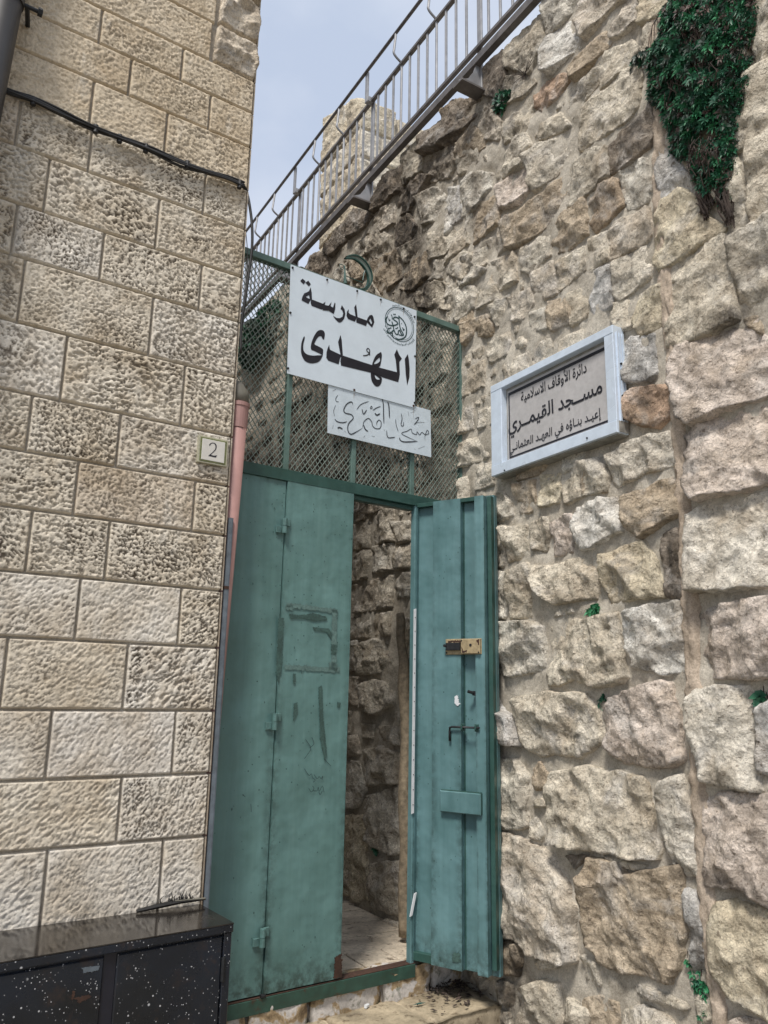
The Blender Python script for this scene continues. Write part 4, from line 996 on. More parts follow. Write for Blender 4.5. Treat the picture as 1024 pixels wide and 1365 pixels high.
# lock box, rusty
u0, z1 = lz(594, 852, .02); u1, z0 = lz(642, 872, .02); um = lz(615.5, 860, .02)[0]
lk = gbox(LEAF, u0, u1, z0, z1, .012, .019, 'lock_plate', 'brass', label='rusty cream lock plate')
gbox(LEAF, um, u1-.003, z0+.003, z1-.003, .019, .030, 'lock_body', 'brass', lk)
gbox(LEAF, u0+.006, um-.004, z0+.019, z1-.018, .019, .032, 'bolt_block', 'darkmetal', lk)
b = MB(); b.tube([LEAF.w(u0+.004, (z0+z1)/2+.004, .022), LEAF.w(u0+.004, (z0+z1)/2+.004, .040)], .007, 10); b.tube([LEAF.w((um+u1)/2, (z0+z1)/2+.006, .030), LEAF.w((um+u1)/2, (z0+z1)/2+.006, .033)], .006, 10)
for uu, zz in ((u0+.006, z0+.008), (um-.003, z0+.01), (um+.004, z1-.008), (u1-.01, z0+.008)): b.tube([LEAF.w(uu, zz, .0305 if uu > um else .019), LEAF.w(uu, zz, .033 if uu > um else .022)], .0035, 8)
b.build('lock_screws', 'darkmetal', lk)
film(LEAF, [ragged([(u0+.01, z1-.017), (um-.002, z1-.017), (um-.002, z1-.006), (u0+.014, z1-.008)], .003, .006, 1), ragged([(um-.006, z0+.004), (um-.002, z1-.01), (um-.004, z1-.004), (um-.009, z0+.02)], .001, .006, 2)], .0195, 'rust_streak', 'rust', lk)
film(LEAF, [ragged([(um+.004, z0+.006), (um+.03, z0+.008), (um+.034, z0+.02), (um+.012, z0+.016), (um+.005, z0+.034)], .002, .005, 4), ragged([(u1-.022, z1-.008), (u1-.006, z1-.006), (u1-.008, z1-.03), (u1-.012, z1-.03)], .002, .005, 6)], .0305, 'rust_streak', 'rust', lk)
# sliding bolt with a bent handle
zb = lz(620, 969.5, .02)[1]; ua = lz(600, 968, .02)[0]; ub = lz(640, 971, .02)[0]
b = MB(); b.tube([LEAF.w(ua, zb-.062, .022), LEAF.w(ua, zb-.02, .024), LEAF.w(ua+.002, zb-.004, .026), LEAF.w(ua+.012, zb, .026), LEAF.w(ub, zb, .026)], [.006, .005, .005, .0048, .0048], 10)
bo = b.build('sliding_bolt', 'darkmetal', gate, smooth=True)
for uu in (lz(617.5, 969)[0], lz(636, 970)[0]): gbox(LEAF, uu-.010, uu+.010, zb-.017, zb+.015, .010, .020, 'bolt_keeper', 'dkgreen', bo); gbox(LEAF, uu-.004, uu+.004, zb-.009, zb+.009, .0195, .035, 'bolt_keeper', 'dkgreen', bo)
uu, zz = lz(629, 923); b = MB(); b.tube([LEAF.w(uu-.012, zz+.004, .03), LEAF.w(uu, zz, .018), LEAF.w(uu+.014, zz-.004, -.002)], .007, 10); b.tube([LEAF.w(uu+.010, zz-.004, -.006), LEAF.w(uu+.010, zz-.004, .012)], .012, 6); b.build('bolt_stub', 'darkmetal', gate)
# flap box
u0, z1 = lz(588, 1053, .02); u1, z0 = lz(642.5, 1087, .02)
fb = gbox(LEAF, u0, u1, z0, z1, .012, .034, 'letter_flap', 'teal2', bev=.004); gbox(LEAF, u0+.004, u1-.002, z1-.009, z1+.004, .013, .030, 'flap_hinge', 'dkgreen', fb)
gbox(LEAF, u1-.004, u1+.002, z0+.003, z1, .012, .028, 'flap_edge', 'dkgreen', fb)
film(LEAF, [ragged([lz(606, 928), lz(611, 926), lz(612, 936), lz(614, 938), lz(610, 941), lz(606, 937)], .002, .004, 2)], .0155, 'pale_smear', 'whiteplastic')
film(LEAF, [ragged([lz(603, 1283), lz(604, 1273), lz(612, 1268), lz(615, 1283)], .004, .006, 8), ragged([lz(585, 1280), lz(587, 1274), lz(590, 1280)], .003, .006, 9)], .0155, 'grime_patch', 'scrape')
# perforated white strip on the post
def strp(ya, yb, x0, x1, tilt=0):
    (u0, zt), (u1, zb_) = GATE.px(x0, ya, .03), GATE.px(x1, yb, .03)
    m2 = MB(); P = [(u0+tilt, zt), (u0+tilt+.013, zt+.004), (u1+.011, zb_), (u1-.002, zb_-.004)]; m2.prism(GATE, P, .021, .026); return P, m2.build('perforated_strip', 'whiteplastic', gate)
P, s1 = strp(812, 1084, 553.0, 550.2); m2 = MB()
for i in range(14):
    t = (i+.6)/14.2; c = np.array(P[0])*(1-t)+np.array(P[3])*t+[.0062, 0]; m2.tube([GATE.w(c[0], c[1], .0262), GATE.w(c[0], c[1], .0275)], .0024, 6)
m2.build('strip_holes', 'darkmetal', s1, kind='stuff')
strp(1192, 1221, 552.0, 548.0, .006)

# ------------------------------------------------------------------ signs on the mesh
so_ = .034
def sign(name, corners, off, mat, label, cat, th=.004):
    t = thing(name, label, cat, GATE.w(corners[0][0], corners[0][1], off)); MB().prism(GATE, corners, off-th, off).build('sign_panel', mat, t); return t
sgn = sign('sign_board', [GATE.px(383, 497.5, so_), GATE.px(553, 543.5, so_), GATE.px(555.5, 414, so_), GATE.px(388, 352.5, so_)], so_, 'white', 'larger white signboard with bold black Arabic lettering and round emblem on the mesh', 'sign')
def g1(*L): return [Z(GATE, 395, 365, 9.309, l, so_) for l in L]
def g2(*L): return [Z(GATE, 395, 435, 6.206, l, so_) for l in L]
sm = lambda loops: [[tuple(p) for p in spline(np.array(l+[l[0]]), 3)[:-1]] for l in loops]
shapes_on(GATE, [g1([(48, 90), (78, 60), (115, 95), (92, 133)]), g1([(112, 110), (148, 85), (180, 130), (155, 157)]),
    g1([(178, 168), (190, 230), (195, 322), (175, 330), (150, 374), (65, 330), (75, 285), (98, 243), (140, 226), (157, 214)], [(118, 287), (158, 265), (166, 312), (140, 302)]),
    g1([(180, 327), (200, 322), (330, 372), (362, 345), (352, 387), (400, 397), (436, 350), (425, 402), (455, 420), (475, 358), (485, 366), (481, 440), (465, 500), (400, 460), (325, 455), (330, 440), (310, 443), (190, 398), (178, 365)]),
    g1([(565, 390), (598, 440), (608, 500), (592, 560), (562, 597), (540, 607), (515, 597), (485, 565), (453, 520), (500, 548), (540, 551), (573, 532), (582, 490), (567, 450), (548, 438)]),
    g1([(650, 440), (648, 480), (665, 500), (735, 530), (718, 418), (742, 378), (752, 450), (760, 540), (737, 570), (728, 596), (640, 560), (622, 520), (628, 470)]),
    g1([(760, 538), (870, 578), (880, 600), (865, 648), (745, 605), (743, 572)]),
    g1([(940, 510), (955, 535), (968, 600), (940, 668), (885, 612), (870, 590), (885, 548), (910, 515)], [(900, 580), (920, 555), (940, 608), (930, 628)])], so_+.0012, 'lettering', 'black', sgn)
shapes_on(GATE, [sm(g2([(65, 80), (70, 100), (58, 150), (60, 200), (85, 230), (130, 242), (180, 240), (210, 236), (150, 205), (122, 190), (122, 150), (140, 95), (170, 45), (200, 30), (225, 38), (236, 65), (228, 110), (215, 100), (205, 82), (180, 90), (155, 130), (152, 150), (180, 165), (215, 185), (222, 205), (215, 250), (190, 290), (150, 305), (110, 305), (70, 285), (45, 240), (38, 195), (42, 140), (55, 100)])),
    g2([(272, 152), (275, 180), (280, 195), (365, 235), (345, 130), (365, 72), (375, 110), (385, 240), (362, 262), (350, 315), (265, 285), (248, 260), (250, 215), (258, 185)]),
    g2([(372, 245), (388, 243), (560, 300), (640, 325), (700, 345), (832, 380), (822, 280), (810, 235), (832, 190), (850, 235), (873, 268), (852, 295), (856, 400), (843, 462), (720, 425), (620, 385), (370, 325), (364, 290)]),
    sm(g2([(700, 212), (708, 240), (700, 300), (685, 337), (630, 330), (635, 290), (660, 240)], [(688, 258), (692, 285), (672, 305), (642, 312), (658, 285)])),
    sm(g2([(615, 385), (650, 385), (700, 420), (708, 440), (700, 475), (680, 497), (655, 495), (630, 465), (618, 430)], [(648, 400), (688, 433), (685, 441), (665, 439), (652, 422)])),
    g2([(922, 230), (930, 270), (937, 350), (935, 420), (917, 490), (905, 400), (897, 270)])], so_+.0012, 'lettering', 'black', sgn)
mm_ = MB()
mm_.ribbon(GATE, g2([(552, 242), (572, 242), (592, 235), (606, 218), (605, 195), (592, 183), (582, 195), (588, 210), (605, 222), (606, 240)])[0], .0055, so_+.0013, False)
mm_.build('vowel_mark', 'black', sgn)
# round emblem
mm_ = MB(); cu, cz = .26, 3.417
for R_, wd_ in ((.092, .0035), (.083, .002)):
    th = np.linspace(0, 2*pi, 49); k = len(th); A = np.concatenate([GATE.w(cu+(R_+wd_/2)*np.cos(th), cz+(R_+wd_/2)*np.sin(th), so_+.0012), GATE.w(cu+(R_-wd_/2)*np.cos(th), cz+(R_-wd_/2)*np.sin(th), so_+.0012)])
    mm_.add(A, [(i, i+1, k+i+1, k+i) for i in range(k-1)])
for pts, wd_ in (([(285, 370), (250, 430), (250, 490), (290, 550), (370, 580), (460, 570), (515, 540), (500, 500), (430, 450), (415, 420), (450, 390), (510, 400), (515, 425)], .007),
    ([(365, 330), (385, 370), (390, 440)], .005), ([(380, 490), (410, 580), (430, 680), (470, 770), (520, 775), (530, 710), (560, 690), (580, 740), (625, 800), (645, 780), (600, 700), (565, 620), (550, 500), (540, 370), (560, 390), (640, 470), (700, 590), (715, 720), (690, 830), (620, 880), (540, 895), (460, 880)], .007),
    ([(265, 690), (290, 740), (350, 750), (420, 690)], .008), ([(400, 750), (390, 800), (420, 860), (430, 850)], .006), ([(410, 325), (470, 325)], .005), ([(290, 655), (370, 630)], .006), ([(460, 650), (500, 640), (520, 615)], .005),
    ([(620, 625), (640, 660), (640, 690), (670, 665)], .006), ([(310, 420), (320, 470), (345, 450)], .005), ([(600, 520), (605, 550)], .004), ([(230, 580), (235, 610)], .004), ([(540, 790), (620, 810)], .006)):
    mm_.ribbon(GATE, Z(GATE, 500, 400, 17.07, pts, so_), wd_, so_+.0012, False)
em = mm_.build('emblem', 'sealink', sgn)
def arc_text(s, a0, a1, R_, up, hgt):
    ch = list(reversed(shape_ar(s))); cur = 0; L = []
    for c_ in ch:
        if c_ == ' ': cur += .25; continue
        V, F = text_mesh([c_], .01)
        if not len(V): continue
        wdt = V[:, 0].max()-V[:, 0].min(); L.append((cur-V[:, 0].min(), V, F)); cur += wdt+.005
    m3_ = MB()
    for x0_, V, F in L:
        tt = (V[:, 0]+x0_)/cur; a = a0+(a1-a0)*tt; rr_ = R_+(V[:, 1] if up else -V[:, 1])*hgt
        m3_.add(GATE.w(cu+rr_*np.cos(a), cz+rr_*np.sin(a), so_+.0012), F)
    m3_.build('emblem_text', 'sealink', sgn)
arc_text('بسم الله الرحمن الرحيم', radians(118), radians(22), .1, True, .016)
arc_text('إنهم فتية امنوا بربهم وزدناهم هدى', radians(208), radians(330), .112, False, .016)
def bolts(t, pl, pts, off, mat='darkmetal', r_=.0055):
    for x, y in pts:
        u, z = pl.px(x, y, off); MB().tube([pl.w(u, z, off-.002), pl.w(u, z, off+.004)], r_, 8).build('bolt', mat, t)
bolts(sgn, GATE, [(390, 357), (436, 373), (476, 388), (507.5, 399.5), (538, 411.5), (552.5, 422.5), (387, 417), (383.8, 491), (553, 475), (552.5, 537)], so_)
s2o = .029
sg2 = sign('sign_board', [GATE.px(437, 577, s2o), GATE.px(575, 609.5, s2o), GATE.px(574, 547, s2o), GATE.px(438, 510, s2o)], s2o, 'white2', 'smaller white panel with faded brushed Arabic script, hung below the larger signboard', 'sign')
mm_ = MB()
for pts, wd_ in (([(255, 245), (250, 222), (232, 217), (195, 240), (170, 290), (185, 320), (240, 335), (258, 370), (215, 420), (208, 480), (235, 518), (290, 495), (345, 460)], 9),
    ([(345, 455), (360, 400), (400, 370), (430, 400), (440, 440), (470, 465), (510, 460), (520, 410), (500, 385), (478, 410), (480, 440)], 7), ([(355, 430), (370, 470), (398, 492)], 11), ([(115, 150), (95, 185), (100, 210), (125, 215)], 5),
    ([(95, 245), (75, 300), (85, 350)], 4), ([(85, 375), (110, 400), (160, 410), (200, 400)], 8), ([(65, 115), (95, 100)], 9), ([(160, 98), (172, 120)], 5), ([(72, 432), (65, 468)], 6), ([(112, 462), (130, 455), (160, 470)], 12), ([(175, 485), (190, 500)], 7),
    ([(290, 290), (330, 240), (405, 210)], 6), ([(340, 280), (355, 330), (385, 290)], 9), ([(415, 275), (430, 255), (435, 275), (415, 280)], 6), ([(440, 295), (480, 270), (515, 258)], 7), ([(460, 320), (480, 340), (510, 325)], 12),
    ([(528, 180), (540, 240), (542, 330), (545, 420)], 10), ([(580, 215), (592, 260), (598, 370)], 11), ([(570, 480), (580, 545), (620, 550), (650, 545)], 8), ([(545, 470), (552, 490)], 7),
    ([(655, 375), (660, 430), (680, 495)], 6), ([(705, 320), (715, 370), (705, 430), (725, 440), (730, 400)], 7), ([(860, 585), (740, 590), (700, 575), (690, 548)], 10), ([(855, 583), (800, 560), (710, 512), (760, 490), (800, 470), (810, 505), (850, 520), (855, 495), (880, 525), (900, 500), (930, 520), (950, 480), (965, 510), (930, 530), (930, 572)], 6),
    ([(835, 375), (870, 360), (860, 390), (825, 430)], 7), ([(830, 430), (860, 410), (930, 405)], 3), ([(770, 305), (780, 350)], 8), ([(795, 315), (830, 310)], 6), ([(830, 655), (840, 660)], 9), ([(865, 655), (925, 630)], 8), ([(355, 550), (370, 530)], 8), ([(430, 535), (460, 540)], 9)):
    mm_.ribbon(GATE, Z(GATE, 434, 505, 7.014, pts, s2o), wd_/7.014*.0044, s2o+.0012)
mm_.build('lettering', 'ink', sg2)
bolts(sg2, GATE, [(472, 520), (551, 541)], s2o+.004, 'rust', .006)

rr = random.Random(31)
for t__, pts_, of_ in ((sgn, [(436, 374), (476, 389), (507.5, 401), (538, 413)], so_), (sg2, [(472, 524), (551, 545)], s2o)):
    for x, y in pts_:
        u, z = GATE.px(x, y, of_); L_ = rr.uniform(.03, .07); w_ = rr.uniform(.0012, .002)
        film(GATE, [[(u-w_, z), (u+w_, z), (u+w_*.5, z-L_*.6), (u, z-L_), (u-w_*.6, z-L_*.5)]], of_+.0009, 'rust_run', 'runmark', t__)
# ------------------------------------------------------------------ crescent ornament on the frame
cr_ = thing('crescent_ornament', 'green metal crescent fixed on top of the gate frame above the signboard', 'ornament', GATE.w(*GATE.px(470, 385), 0))
ZC = lambda pts: Z(GATE, 440, 330, 14.63, pts)
outer = spline(np.array(ZC([(315, 182), (430, 152), (560, 175), (700, 290), (790, 450), (815, 600), (770, 740), (670, 845), (540, 820)])), 5)
inner = spline(np.array(ZC([(290, 212), (400, 212), (500, 240), (630, 345), (715, 490), (745, 620), (720, 740), (650, 805), (555, 815)])), 5)
for C_, nm in ((outer, 'crescent_rim'), (inner, 'crescent_rim')):
    m2 = MB(); k = len(C_); t_ = .003
    T = np.gradient(C_, axis=0); T /= np.linalg.norm(T, axis=1)[:, None]; N = np.stack([-T[:, 1], T[:, 0]], 1)*t_; L_, R__ = C_+N, C_-N
    V = np.concatenate([GATE.w(L_[:, 0], L_[:, 1], -.007), GATE.w(R__[:, 0], R__[:, 1], -.007), GATE.w(R__[:, 0], R__[:, 1], .007), GATE.w(L_[:, 0], L_[:, 1], .007)])
    F = [(a*k+i, a*k+i+1, ((a+1) % 4)*k+i+1, ((a+1) % 4)*k+i) for a in range(4) for i in range(k-1)]; m2.add(V, F); m2.build(nm, 'dkgreen', cr_, attrs=gr(m2.n))
k = len(outer); V = np.concatenate([GATE.w(outer[:, 0], outer[:, 1], .0), GATE.w(inner[:, 0], inner[:, 1], .0)]); mk('crescent_web', V, [(i, i+1, k+i+1, k+i) for i in range(k-1)], 'wiremesh', cr_)
m2 = MB(); P = ZC([(285, 350), (290, 450), (290, 560), (300, 700)]); m2.tube([GATE.w(u, z, 0) for u, z in P], [.003, .004, .007, .009], 8); m2.build('stem', 'midgreen', cr_, attrs=gr(m2.n))
m2 = MB(); a = np.linspace(0, 2*pi, 17); c = ZC([(230, 375)])[0]; m2.tube([GATE.w(c[0]+.013*cos(q), c[1]+.013*sin(q), 0) for q in a], .0022, 6, False); P = ZC([(290, 540), (420, 600), (530, 645), (640, 680)]); m2.tube([GATE.w(u, z, 0) for u, z in P], .0022, 6); m2.build('wire_curl', 'dkgreen', cr_, attrs=gr(m2.n))
m2 = MB(); P = ZC([(690, 420), (660, 520), (640, 640)]); m2.tube([GATE.w(u, z, 0) for u, z in P], .003, 6); m2.build('inner_bar', 'midgreen', cr_, attrs=gr(m2.n))

# ------------------------------------------------------------------ wall plaque
po = .085
plq = thing('wall_plaque', 'engraved grey plaque in a white metal box frame fixed to the rubble wall', 'plaque', RW.w(.8, 2.8, 0))
TL, TRc, BR, BL = RW.px(654, 515.5, po), RW.px(816, 432, po), RW.px(823, 574, po), RW.px(655, 637, po)
ua = (TL[0]+BL[0])/2; ub = (TRc[0]+BR[0])/2; za = (BL[1]+BR[1])/2; zb = (TL[1]+TRc[1])/2
ft, fs, fbm_ = .036, .050, .052
fsl = abs(RW.px(668, 560, po)[0]-RW.px(654, 560, po)[0]); fsr = abs(RW.px(821, 520, po)[0]-RW.px(808.5, 520, po)[0])
def pb(u0, u1, z0, z1, o0, o1, nm, mt, bev=.002): return MB().box(RW, u0, u1, z0, z1, o0, o1, bev).build(nm, mt, plq)
pb(ua, ub, zb-ft, zb, .02, po, 'frame_top', 'alu'); pb(ua, ub, za, za+fbm_, .02, po+.001, 'frame_bottom', 'alu')
pb(ua, ua+fsl, za+fbm_, zb-ft, .02, po-.001, 'frame_side', 'alu'); pb(ub-fsr, ub, za+fbm_, zb-ft, .02, po-.001, 'frame_side', 'alu')
for i, (a, b_) in enumerate([(.025, .034), (.042, .050), (.058, .066)]): pb(ub-.004, ub+.006, za+.05, zb-.03, a, b_, 'side_groove', 'alu', 0)
pb(ub-.003, ub+.003, za+.004, za+.05, .02, po-.01, 'corner_cap', 'aludark', 0); pb(ua+.01, ub-.01, za-.006, za, .0, po-.015, 'frame_base', 'aludark', 0)
iu0, iu1, iz0, iz1 = ua+fsl, ub-fsr, za+fbm_, zb-ft
pb(iu0, iu1, iz0, iz1, .02, po-.035, 'backing', 'aludark', 0)
pb(iu0+.012, iu1, iz0+.010, iz1-.016, .02, po-.030, 'plaque_face', 'plaque', 0)
bu0, bu1, bz0, bz1 = iu0+.022, iu1-.004, iz0+.018, iz1-.028; bo_ = po-.0285; bt = .009
m2 = MB()
for a, b_, c, d in ((bu0, bu1, bz0, bz0+bt), (bu0, bu1, bz1-bt*1.7, bz1), (bu0, bu0+bt*.9, bz0+bt, bz1-bt*1.7)): m2.add([RW.w(a, c, bo_), RW.w(b_, c, bo_), RW.w(b_, d, bo_), RW.w(a, d, bo_)], [(0, 1, 2, 3)])
m2.build('border_line', 'black', plq)
pz = lambda x, y: RW.px(x, y, bo_)
def tl(txt, x0, x1, zt, zbm, ox, oy, s_, bold):
    u0 = pz(ox+x0[0]/s_, oy+x0[1]/s_)[0]; u1 = pz(ox+x1[0]/s_, oy+x1[1]/s_)[0]; text_on(RW, txt, u0, u1, pz(ox+zbm[0]/s_, oy+zbm[1]/s_)[1], pz(ox+zt[0]/s_, oy+zt[1]/s_)[1], bo_+.0006, 'inscription', 'black', plq, bold)
tl('دائرة الأوقاف الاسلامية', (115, 430), (803, 115), (548, 152), (165, 488), 680, 475, 7.877, .012)
tl('مســجد القيمــري', (58, 500), (972, 80), (505, 188), (90, 578), 670, 505, 7.314, .016)
tl('إعيـد بنـاؤه في العهـد العثمانـي', (68, 460), (960, 80), (950, 25), (85, 492), 670, 540, 7.314, .010)
bolts(plq, RW, [(673, 627), (783, 584)], po+.001, 'darkmetal', .004)
for dz in (.06, .16, .3): 
    z_ = za+dz; MB().tube([RW.w(ub+.004, z_, .05)-RW.d*0, RW.w(ub+.009, z_, .05)], .005, 8).build('bolt', 'darkmetal', plq)
# conduit stub / dark gap of mortar behind right of the plaque is part of the wall

# ------------------------------------------------------------------ number tile
nt_ = thing('number_tile', 'small cream ceramic tile with the number 2 on the building corner', 'house number', LW.w(-.08, 2.5, .02))
A = [LW.px(x, y, .024) for x, y in ((263, 615), (303.5, 623), (306, 587.5), (266, 577.5))]; c = np.mean(A, axis=0)
nu = .063; nz2 = .056; c = (c[0], c[1])
def tb(h, v, o0, o1, nm, mt): return MB().box(LW, c[0]-h, c[0]+h, c[1]-v, c[1]+v, o0, o1, .0015).build(nm, mt, nt_)
tb(nu, nz2, .0, .020, 'tile_rim', 'tilerim'); tb(nu-.007, nz2-.006, .0, .0215, 'tile_border', 'tilegreen'); tb(nu-.014, nz2-.012, .0, .0228, 'tile_face', 'tile')
Vn = Z(LW, 260, 570, 20.48, [(362, 768), (470, 680), (540, 605), (562, 550), (560, 490), (535, 440), (490, 425), (440, 440), (408, 500), (388, 470), (415, 430), (470, 408), (530, 412), (575, 445), (598, 500), (590, 560), (560, 620), (500, 680), (430, 745), (540, 765), (580, 760), (612, 742), (570, 815), (480, 795)], .024)
V2, F2_ = fillshape([Vn]); mk('numeral', LW.w(V2[:, 0], V2[:, 1], .0236), F2_, 'black', nt_)

# ------------------------------------------------------------------ pipes and cables
def atz(x, y, fwd): return hitp(x, y, (0, fwd, 0), Y1)
pp = thing('drain_pipe', 'pink plastic drain pipe with grey elbow in the corner beside the gate', 'drainpipe', LW.w(.03, .4, -.1))
rp = .040
def pipe_c(xr, y, fwd): # centre so that its right edge shows at xr
    P = atz(xr, y, fwd); d = ray(xr, y); d /= np.linalg.norm(d); s_ = np.cross(d, [0, 0, 1.]); s_ /= np.linalg.norm(s_); return P-s_*rp
pa = pipe_c(332, 543, 3.17); pb_ = pipe_c(323.5, 640, 3.17); dirp = (pb_-pa)/(pa[2]-pb_[2]); pbot = pa+dirp*(pa[2]-.45)
m2 = MB(); m2.tube([pa+np.array([0, 0, -.02]), pbot], rp*.93, 24); m2.build('pipe_tube', 'pink', pp, smooth=True)
m2 = MB(); m2.tube([pa-dirp*0, pa+dirp*.03, pa+dirp*.10], [rp*1.02, rp*1.02, rp*1.0], 24); m2.build('pipe_collar', 'pink', pp, smooth=False)
m2 = MB(); m2.tube([pa+dirp*.005, pa-dirp*.012], rp*1.1, 24); m2.build('collar_ring', 'pink', pp)
lft = np.array([-1, -.1, 0]); m2 = MB(); m2.tube([pa-dirp*.012, pa-dirp*.05+lft*.003, pa-dirp*.075+lft*.02, pa-dirp*.088+lft*.05, pa-dirp*.09+lft*.14], [rp*.98, rp*.98, rp, rp, rp], 24); m2.build('pipe_elbow', 'greypvc', pp, smooth=True)
cn = thing('conduit', 'thin blue grey conduit running up the building corner from the cabinet', 'conduit', LW.w(.02, .8, -.01))
SD = PL(LW.w(0, 0, 0)[:2], 149.4)
def cw(x, y): u, z = LW.px(x, y); return LW.w(u, z, -.010)
ct, cb = cw(308.5, 690), cw(275.5, 1200); cb = ct+(cb-ct)*((ct[2]-.1)/(ct[2]-cb[2]))
def sqbar(p, q, a, b, hw): 
    P = [x+a*i*hw+b*j*hw for x in (p, q) for i, j in ((-1, -1), (1, -1), (1, 1), (-1, 1))]; return MB().add(P, [(3, 2, 1, 0), (4, 5, 6, 7)]+[(k, (k+1) % 4, 4+(k+1) % 4, 4+k) for k in range(4)])
sqbar(ct, cb, LW.d, LW.n, .0075).build('conduit_channel', 'conduit', cn); sqbar(ct+LW.d*.008+LW.n*.002, cb+LW.d*.008+LW.n*.002, LW.d, LW.n, .0035).build('conduit_lid', 'conduit', cn)
cm = ct+(cb-ct)*.13; sqbar(cm, cm+np.array([0, 0, -.012]), LW.d, LW.n, .0095).build('conduit_clip', 'rust', cn)
# leaning dark pole, top left
pl_ = thing('dark_pole', 'dark brown metal pole leaning at the upper left edge beside the ashlar wall', 'pole', LW.w(-.95, 3.5, .1))
q0 = LW.w(*LW.px(-6, 186, .10), .10); q1 = LW.w(*LW.px(30, 0, .10), .10); dq = (q1-q0)/(q1[2]-q0[2]); rr_ = .055
q0 = q0-LW.d*rr_*.9; q1 = q1-LW.d*rr_*.9
m2 = MB(); m2.tube([q0-dq*3.2, q1+dq*1.2], rr_, 28); m2.build('pole_tube', 'pole', pl_, smooth=True)
pc = LW.w(*LW.px(44, 12, .10), .10); m2 = MB(); m2.tube([pc-LW.d*.06, pc+LW.d*.035], .008, 10); m2.tube([pc+LW.d*.018, pc+LW.d*.034], .016, 6); m2.tube([pc-LW.d*.02, pc-LW.n*.1], .009, 8); m2.build('clamp_bolt', 'darkmetal', pl_)
m2 = MB(); qc = q1+dq*(pc[2]-q1[2]); m2.tube([qc-dq*.02, qc+dq*.02], rr_+.005, 28); m2.build('clamp_band', 'pole', pl_)
# cable bundle along the wall
def wpath(pts, off): return [LW.w(*LW.px(x, y, o_), o_) for (x, y), o_ in zip(pts, off)]
cbp = [(-60, 90), (10, 119), (45, 133), (80, 150), (120, 167), (160, 183), (200, 199), (240, 216), (275, 228), (305, 238), (326, 247)]
cbl = thing('cable_bundle', 'bundle of black cables strung across the ashlar wall', 'cable', LW.w(-.5, 3.7, .03))
for j, (dy, of, r_) in enumerate(((0, .026, .0075), (3.2, .020, .006), (-2.6, .030, .005), (1.2, .036, .004))):
    rr = random.Random(j); P = wpath([(x, y+dy*(1+.5*sin(x*.05+j*2))+rr.uniform(-.8, .8)) for x, y in cbp], [of+rr.uniform(-.003, .006) for _ in cbp])
    m2 = MB(); m2.tube(spline(np.array(P), 6), r_, 8); m2.build('cable', 'cable', cbl, smooth=True)
for x, y in ((45, 134), (128, 171), (195, 197), (160, 184), (250, 219), (320, 245)):
    P = wpath([(x, y-4), (x-1, y+6)], [.028, .028]); MB().tube([P[0], P[1]], .0105, 8).build('cable_tie', 'cable', cbl)
def hang(pts, r_, fw, name, mat, label):
    P = [atz(x, y, f_) for (x, y), f_ in zip(pts, fw)]; m2 = MB(); m2.tube(spline(np.array(P), 6), r_, 8); return tag(m2.build(name, mat, smooth=True), label, 'cable')
hang([(324, 246), (329, 256), (333, 275), (336, 300), (336, 330), (331, 370), (326, 405), (322, 432), (321, 470)], .0065, [3.07]+[3.11]*8, 'hanging_cable', 'cable', 'thick black cable hanging down past the building corner in front of the mesh')
hang([(326, 262), (327, 300), (330, 340), (327, 400), (321, 440)], .0018, [3.12]*5, 'hanging_wire', 'cable', 'thin loose wire hanging beside the thick black cable at the building corner')

# ------------------------------------------------------------------ cabinet
cab = thing('metal_cabinet', 'low wet black metal cabinet with white paint specks against the ashlar wall', 'cabinet', (-.9, 2.7, STREET))
ZT = .805
fr = hitp(312, 1230, (0, 0, ZT), np.array([0, 0, 1.])); CP = PL(fr[:2], 53.2); cd_ = .315
pbx = lambda u0, u1, z0, z1, o0, o1, nm, mt, bev=.002, parent=cab: MB().box(CP, u0, u1, z0, z1, o0, o1, bev).build(nm, mt, parent)
def cabpoly(z0, z1, fo, ins, nm, mt):
    f0, f1 = CP.w(-1.5, 0, fo), CP.w(-ins, 0, fo); b1 = LW.w(-.006-ins*.5, 0, .008); b0 = LW.w(-1.75, 0, .008)
    P = [p*[1, 1, 0]+[0, 0, z_] for z_ in (z0, z1) for p in (f0, f1, b1, b0)]; n = 24; V = P[:4]+P[4:]
    return mk(nm, V, [(3, 2, 1, 0), (4, 5, 6, 7)]+[(k, (k+1) % 4, 4+(k+1) % 4, 4+k) for k in range(4)], mt, cab)
cabpoly(STREET, ZT-.0045, -.016, .004, 'cabinet_body', 'cabinet'); cabpoly(ZT-.004, ZT, 0, 0, 'cabinet_top', 'cabtop')
# top: sheet with folded front lip
pbx(-1.5, .0, ZT-.028, ZT-.0045, -.010, 0, 'top_lip', 'cabinet'); pbx(-.003, .0, ZT-.028, ZT-.0045, -.24, -.0105, 'side_lip', 'cabinet', 0)
pbx(-.030, -.003, STREET, ZT-.0285, -.016, -.004, 'corner_stile', 'cabinet'); 
u_m0 = CP.px(152, 1330)[0]; u_m1 = CP.px(137, 1330)[0]
pbx(u_m1-.002, u_m0+.002, STREET, ZT-.0285, -.0158, -.013, 'door_gap', 'black', 0)
pbx(u_m0+.003, -.034, STREET+.05, ZT-.036, -.0158, -.006, 'cabinet_door', 'cabinet', .004); pbx(u_m1-.62, u_m1-.003, STREET+.05, ZT-.036, -.0158, -.006, 'cabinet_door', 'cabinet', .004)
z_h = CP.px(300, 1285)[1]; MB().tube([CP.w(-.030, z_h-.05, -.002), CP.w(-.030, z_h+.02, -.002)], .0065, 10).build('cabinet_hinge', 'darkmetal', cab)
